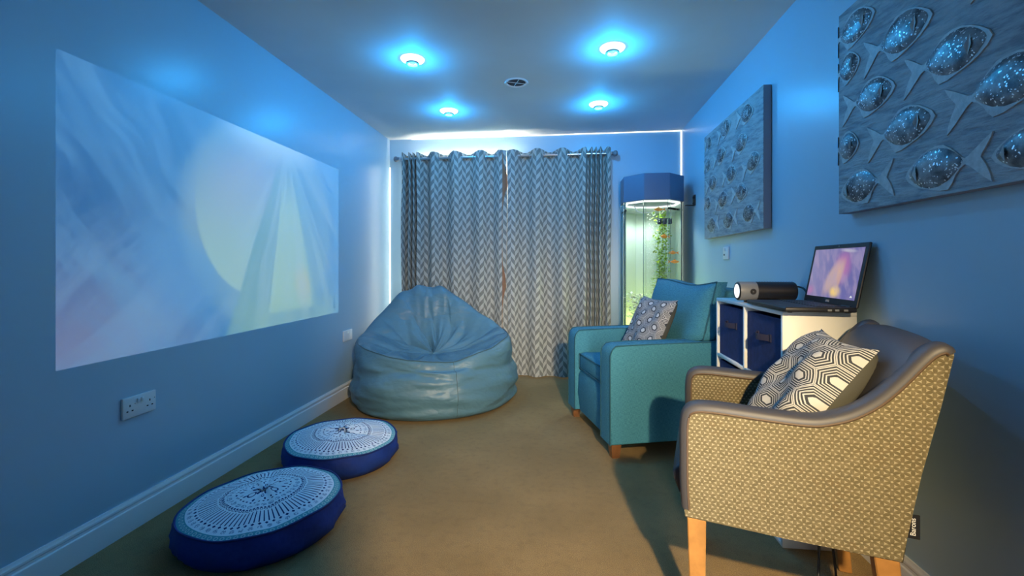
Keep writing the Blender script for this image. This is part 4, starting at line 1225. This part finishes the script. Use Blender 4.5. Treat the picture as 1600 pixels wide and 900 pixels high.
# ================================================================== PATTERNED TUB CHAIR
CO, CRZ = (0.369, 1.379, 0), math.atan2(-0.284, 0.959)
CW, AT = 0.565, 0.062
PROF = [(-0.008, 0.352), (-0.014, 0.45), (-0.015, 0.56), (-0.014, 0.628), (-0.006, 0.664), (0.016, 0.681), (0.05, 0.686), (0.10, 0.686), (0.208, 0.682), (0.30, 0.681), (0.345, 0.689), (0.40, 0.712),
        (0.453, 0.752), (0.50, 0.806), (0.540, 0.860), (0.566, 0.889), (0.590, 0.899), (0.606, 0.888), (0.602, 0.862), (0.580, 0.746), (0.560, 0.655), (0.543, 0.575), (0.523, 0.46), (0.508, 0.347), (0.25, 0.349)]
def tub():
    t = thing('tub_chair', 'tub chair in beige leaf pattern fabric with taupe leather edges, nearest the camera', 'armchair', CO, CRZ)
    arms = []
    for y0, y1 in ((0.0, AT), (CW - AT, CW)):
        pr = [(p.x, p.y) for p in catmull([(x, z, 0) for x, z in PROF[:20]], 3)] + PROF[20:]
        body = prism('arm_panel', pr, y0, y1, 'leaf', t, 0.004, 1, uv=True, angle=40)
        body['label'] = 'arm side in beige leaf pattern fabric'
        # leather edging over front and top of the arm
        edge = pr[1:52]
        n = len(edge); th = 0.010
        V, Fc = [], []
        for i, (x, z) in enumerate(edge):
            xa, za = edge[max(0, i - 1)]; xb, zb = edge[min(n - 1, i + 1)]
            tx, tz = xb - xa, zb - za; L = math.hypot(tx, tz) or 1
            nx, nz_ = -tz / L, tx / L
            m_ = AT / 2
            for yy_, o_ in ((y0 - 0.003, -0.014), (y0 - 0.003, 0.001), (y0 + 0.012, th - 0.002), ((y0 + y1) / 2, th), (y1 - 0.012, th - 0.002), (y1 + 0.003, 0.001), (y1 + 0.003, -0.014)):
                V.append((x + nx * o_, yy_, z + nz_ * o_))
        for i in range(n - 1):
            for k in range(6): Fc.append((i * 7 + k, i * 7 + k + 1, (i + 1) * 7 + k + 1, (i + 1) * 7 + k))
        e = data('leather_edge', V, Fc, 'leather', t)
        for yy_, k in ((y0 - 0.003, 0), (y1 + 0.003, 6)):
            tube('piping', [V[i * 7 + k] for i in range(n)], 0.0032, 'leather_pipe', e, 5)
    # seat, front apron
    prism('front_apron', [(-0.010, 0.352), (-0.024, 0.39), (-0.020, 0.425), (0.02, 0.43), (0.04, 0.352)], AT + 0.004, CW - AT - 0.004, 'leather', t, 0.008, 2)
    prism('seat', [(-0.018, 0.40), (-0.042, 0.425), (-0.046, 0.455), (-0.026, 0.478), (0.03, 0.487), (0.25, 0.480), (0.44, 0.465), (0.44, 0.38), (0.0, 0.37)], AT + 0.004, CW - AT - 0.004, 'leather', t, 0.010, 2)
    # leather back, hollowed between the wings
    N, K = 20, 14
    bm = bmesh.new(); G = []
    for s_ in (0, 1):
        g = []
        for j in range(K + 1):
            row = []
            for i in range(N + 1):
                a, b = i / N, j / K
                y = AT * 0.35 + (CW - AT * 0.7) * a
                z = 0.44 + (0.462) * b
                x = 0.405 + 0.155 * b ** 1.15
                edge_ = abs(2 * a - 1)
                x -= 0.030 * (1 - b) * 0.5 * (1 - edge_ ** 3)
                top = math.sqrt(max(0, 1 - max(0, (b - 0.80) / 0.20) ** 2))
                thk = 0.030 + 0.035 * top
                z += 0.004 * (1 - edge_ ** 2)
                if b > 0.8: z -= 0.020 * edge_ ** 4
                x_ = x + (0.030 - thk if s_ == 0 else 0.055)
                if s_ == 1: x_ = min(x_, 0.43 + 0.17 * b)
                row.append(bm.verts.new((x_, y, z)))
            g.append(row)
        G.append(g)
    for j in range(K):
        for i in range(N):
            bm.faces.new((G[0][j][i], G[0][j][i + 1], G[0][j + 1][i + 1], G[0][j + 1][i])); bm.faces.new((G[1][j][i], G[1][j + 1][i], G[1][j + 1][i + 1], G[1][j][i + 1]))
    for i in range(N):
        bm.faces.new((G[0][K][i], G[0][K][i + 1], G[1][K][i + 1], G[1][K][i])); bm.faces.new((G[0][0][i], G[1][0][i], G[1][0][i + 1], G[0][0][i + 1]))
    for j in range(K):
        bm.faces.new((G[0][j][0], G[0][j + 1][0], G[1][j + 1][0], G[1][j][0])); bm.faces.new((G[0][j][N], G[1][j][N], G[1][j + 1][N], G[0][j + 1][N]))
    obj('backrest', bm, 'leather', t, smooth=True, angle=60)
    prism('outer_back', [(0.495, 0.35), (0.508, 0.347), (0.523, 0.46), (0.543, 0.575), (0.580, 0.746), (0.602, 0.862), (0.598, 0.885), (0.570, 0.86), (0.53, 0.66), (0.49, 0.46)], AT, CW - AT, 'leaf', t, uv=True)
    prism('seat_rail', [(0.0, 0.348), (0.0, 0.40), (0.49, 0.40), (0.49, 0.348)], AT, CW - AT, 'leaf', t, uv=True)
    # legs
    def leg(x0, x1, y0, y1, dx_):
        bm = bmesh.new()
        tp = 0.011
        A = [bm.verts.new(p) for p in ((x0 + tp + dx_, y0 + tp * 0.4, 0), (x1 - tp * 0.3 + dx_, y0 + tp * 0.4, 0), (x1 - tp * 0.3 + dx_, y1 - tp, 0), (x0 + tp + dx_, y1 - tp, 0))]
        B = [bm.verts.new(p) for p in ((x0, y0, 0.352), (x1, y0, 0.352), (x1, y1, 0.352), (x0, y1, 0.352))]
        bm.faces.new(A[::-1]); bm.faces.new(B)
        for i in range(4): bm.faces.new((A[i], A[(i + 1) % 4], B[(i + 1) % 4], B[i]))
        bmesh.ops.bevel(bm, geom=list(bm.edges), offset=0.003, segments=1, affect='EDGES')
        obj('leg', bm, 'wood', t)
    leg(-0.002, 0.050, 0.004, 0.054, 0.0); leg(-0.002, 0.050, CW - 0.054, CW - 0.004, 0.0)
    leg(0.448, 0.502, 0.004, 0.054, 0.035); leg(0.448, 0.502, CW - 0.054, CW - 0.004, 0.035)
    # maker's tag sewn into the rear seam
    tg = box('sewn_tag', (0.514, 0.006, 0.412), (0.5425, 0.009, 0.472), 'black', t)
    text('tag_print', 'Barons', 0.016, 'text_w', tg, mat3((0.5285, 0.0052, 0.442), (0, 0, 1), (-1, 0, 0), (0, -1, 0)), 0.0003)
    return t
tub()
q = lambda x, y, z: loc2w(CO, CRZ, (x, y, z))
pillow('scatter_cushion', 'bold hexagon print cushion leaning in the patterned tub chair', [q(0.425, 0.435, 0.885), q(0.490, 0.090, 0.862), q(0.245, 0.075, 0.515), q(0.175, 0.395, 0.515)], 0.15, 'hex_big', 'hexagon print cushions')

# ================================================================== CABLES UNDER THE CHAIR
def cable(label, pts):
    tag(tube('cable', catmull(pts, 6), 0.004, 'black', None, 6), label, 'cable', 'black cables on the floor')
cable('black cable rising from the carpet behind the tub chair leg', [(0.86, 1.62, 0.30), (0.85, 1.60, 0.16), (0.83, 1.56, 0.05), (0.82, 1.50, 0.006), (0.80, 1.40, 0.005), (0.84, 1.32, 0.005)])
cable('looped black cable lying on the carpet under the tub chair', [(0.90, 1.64, 0.26), (0.91, 1.62, 0.10), (0.90, 1.58, 0.012), (0.88, 1.50, 0.005), (0.93, 1.45, 0.005), (0.98, 1.50, 0.006), (0.96, 1.56, 0.010), (0.91, 1.54, 0.015)])
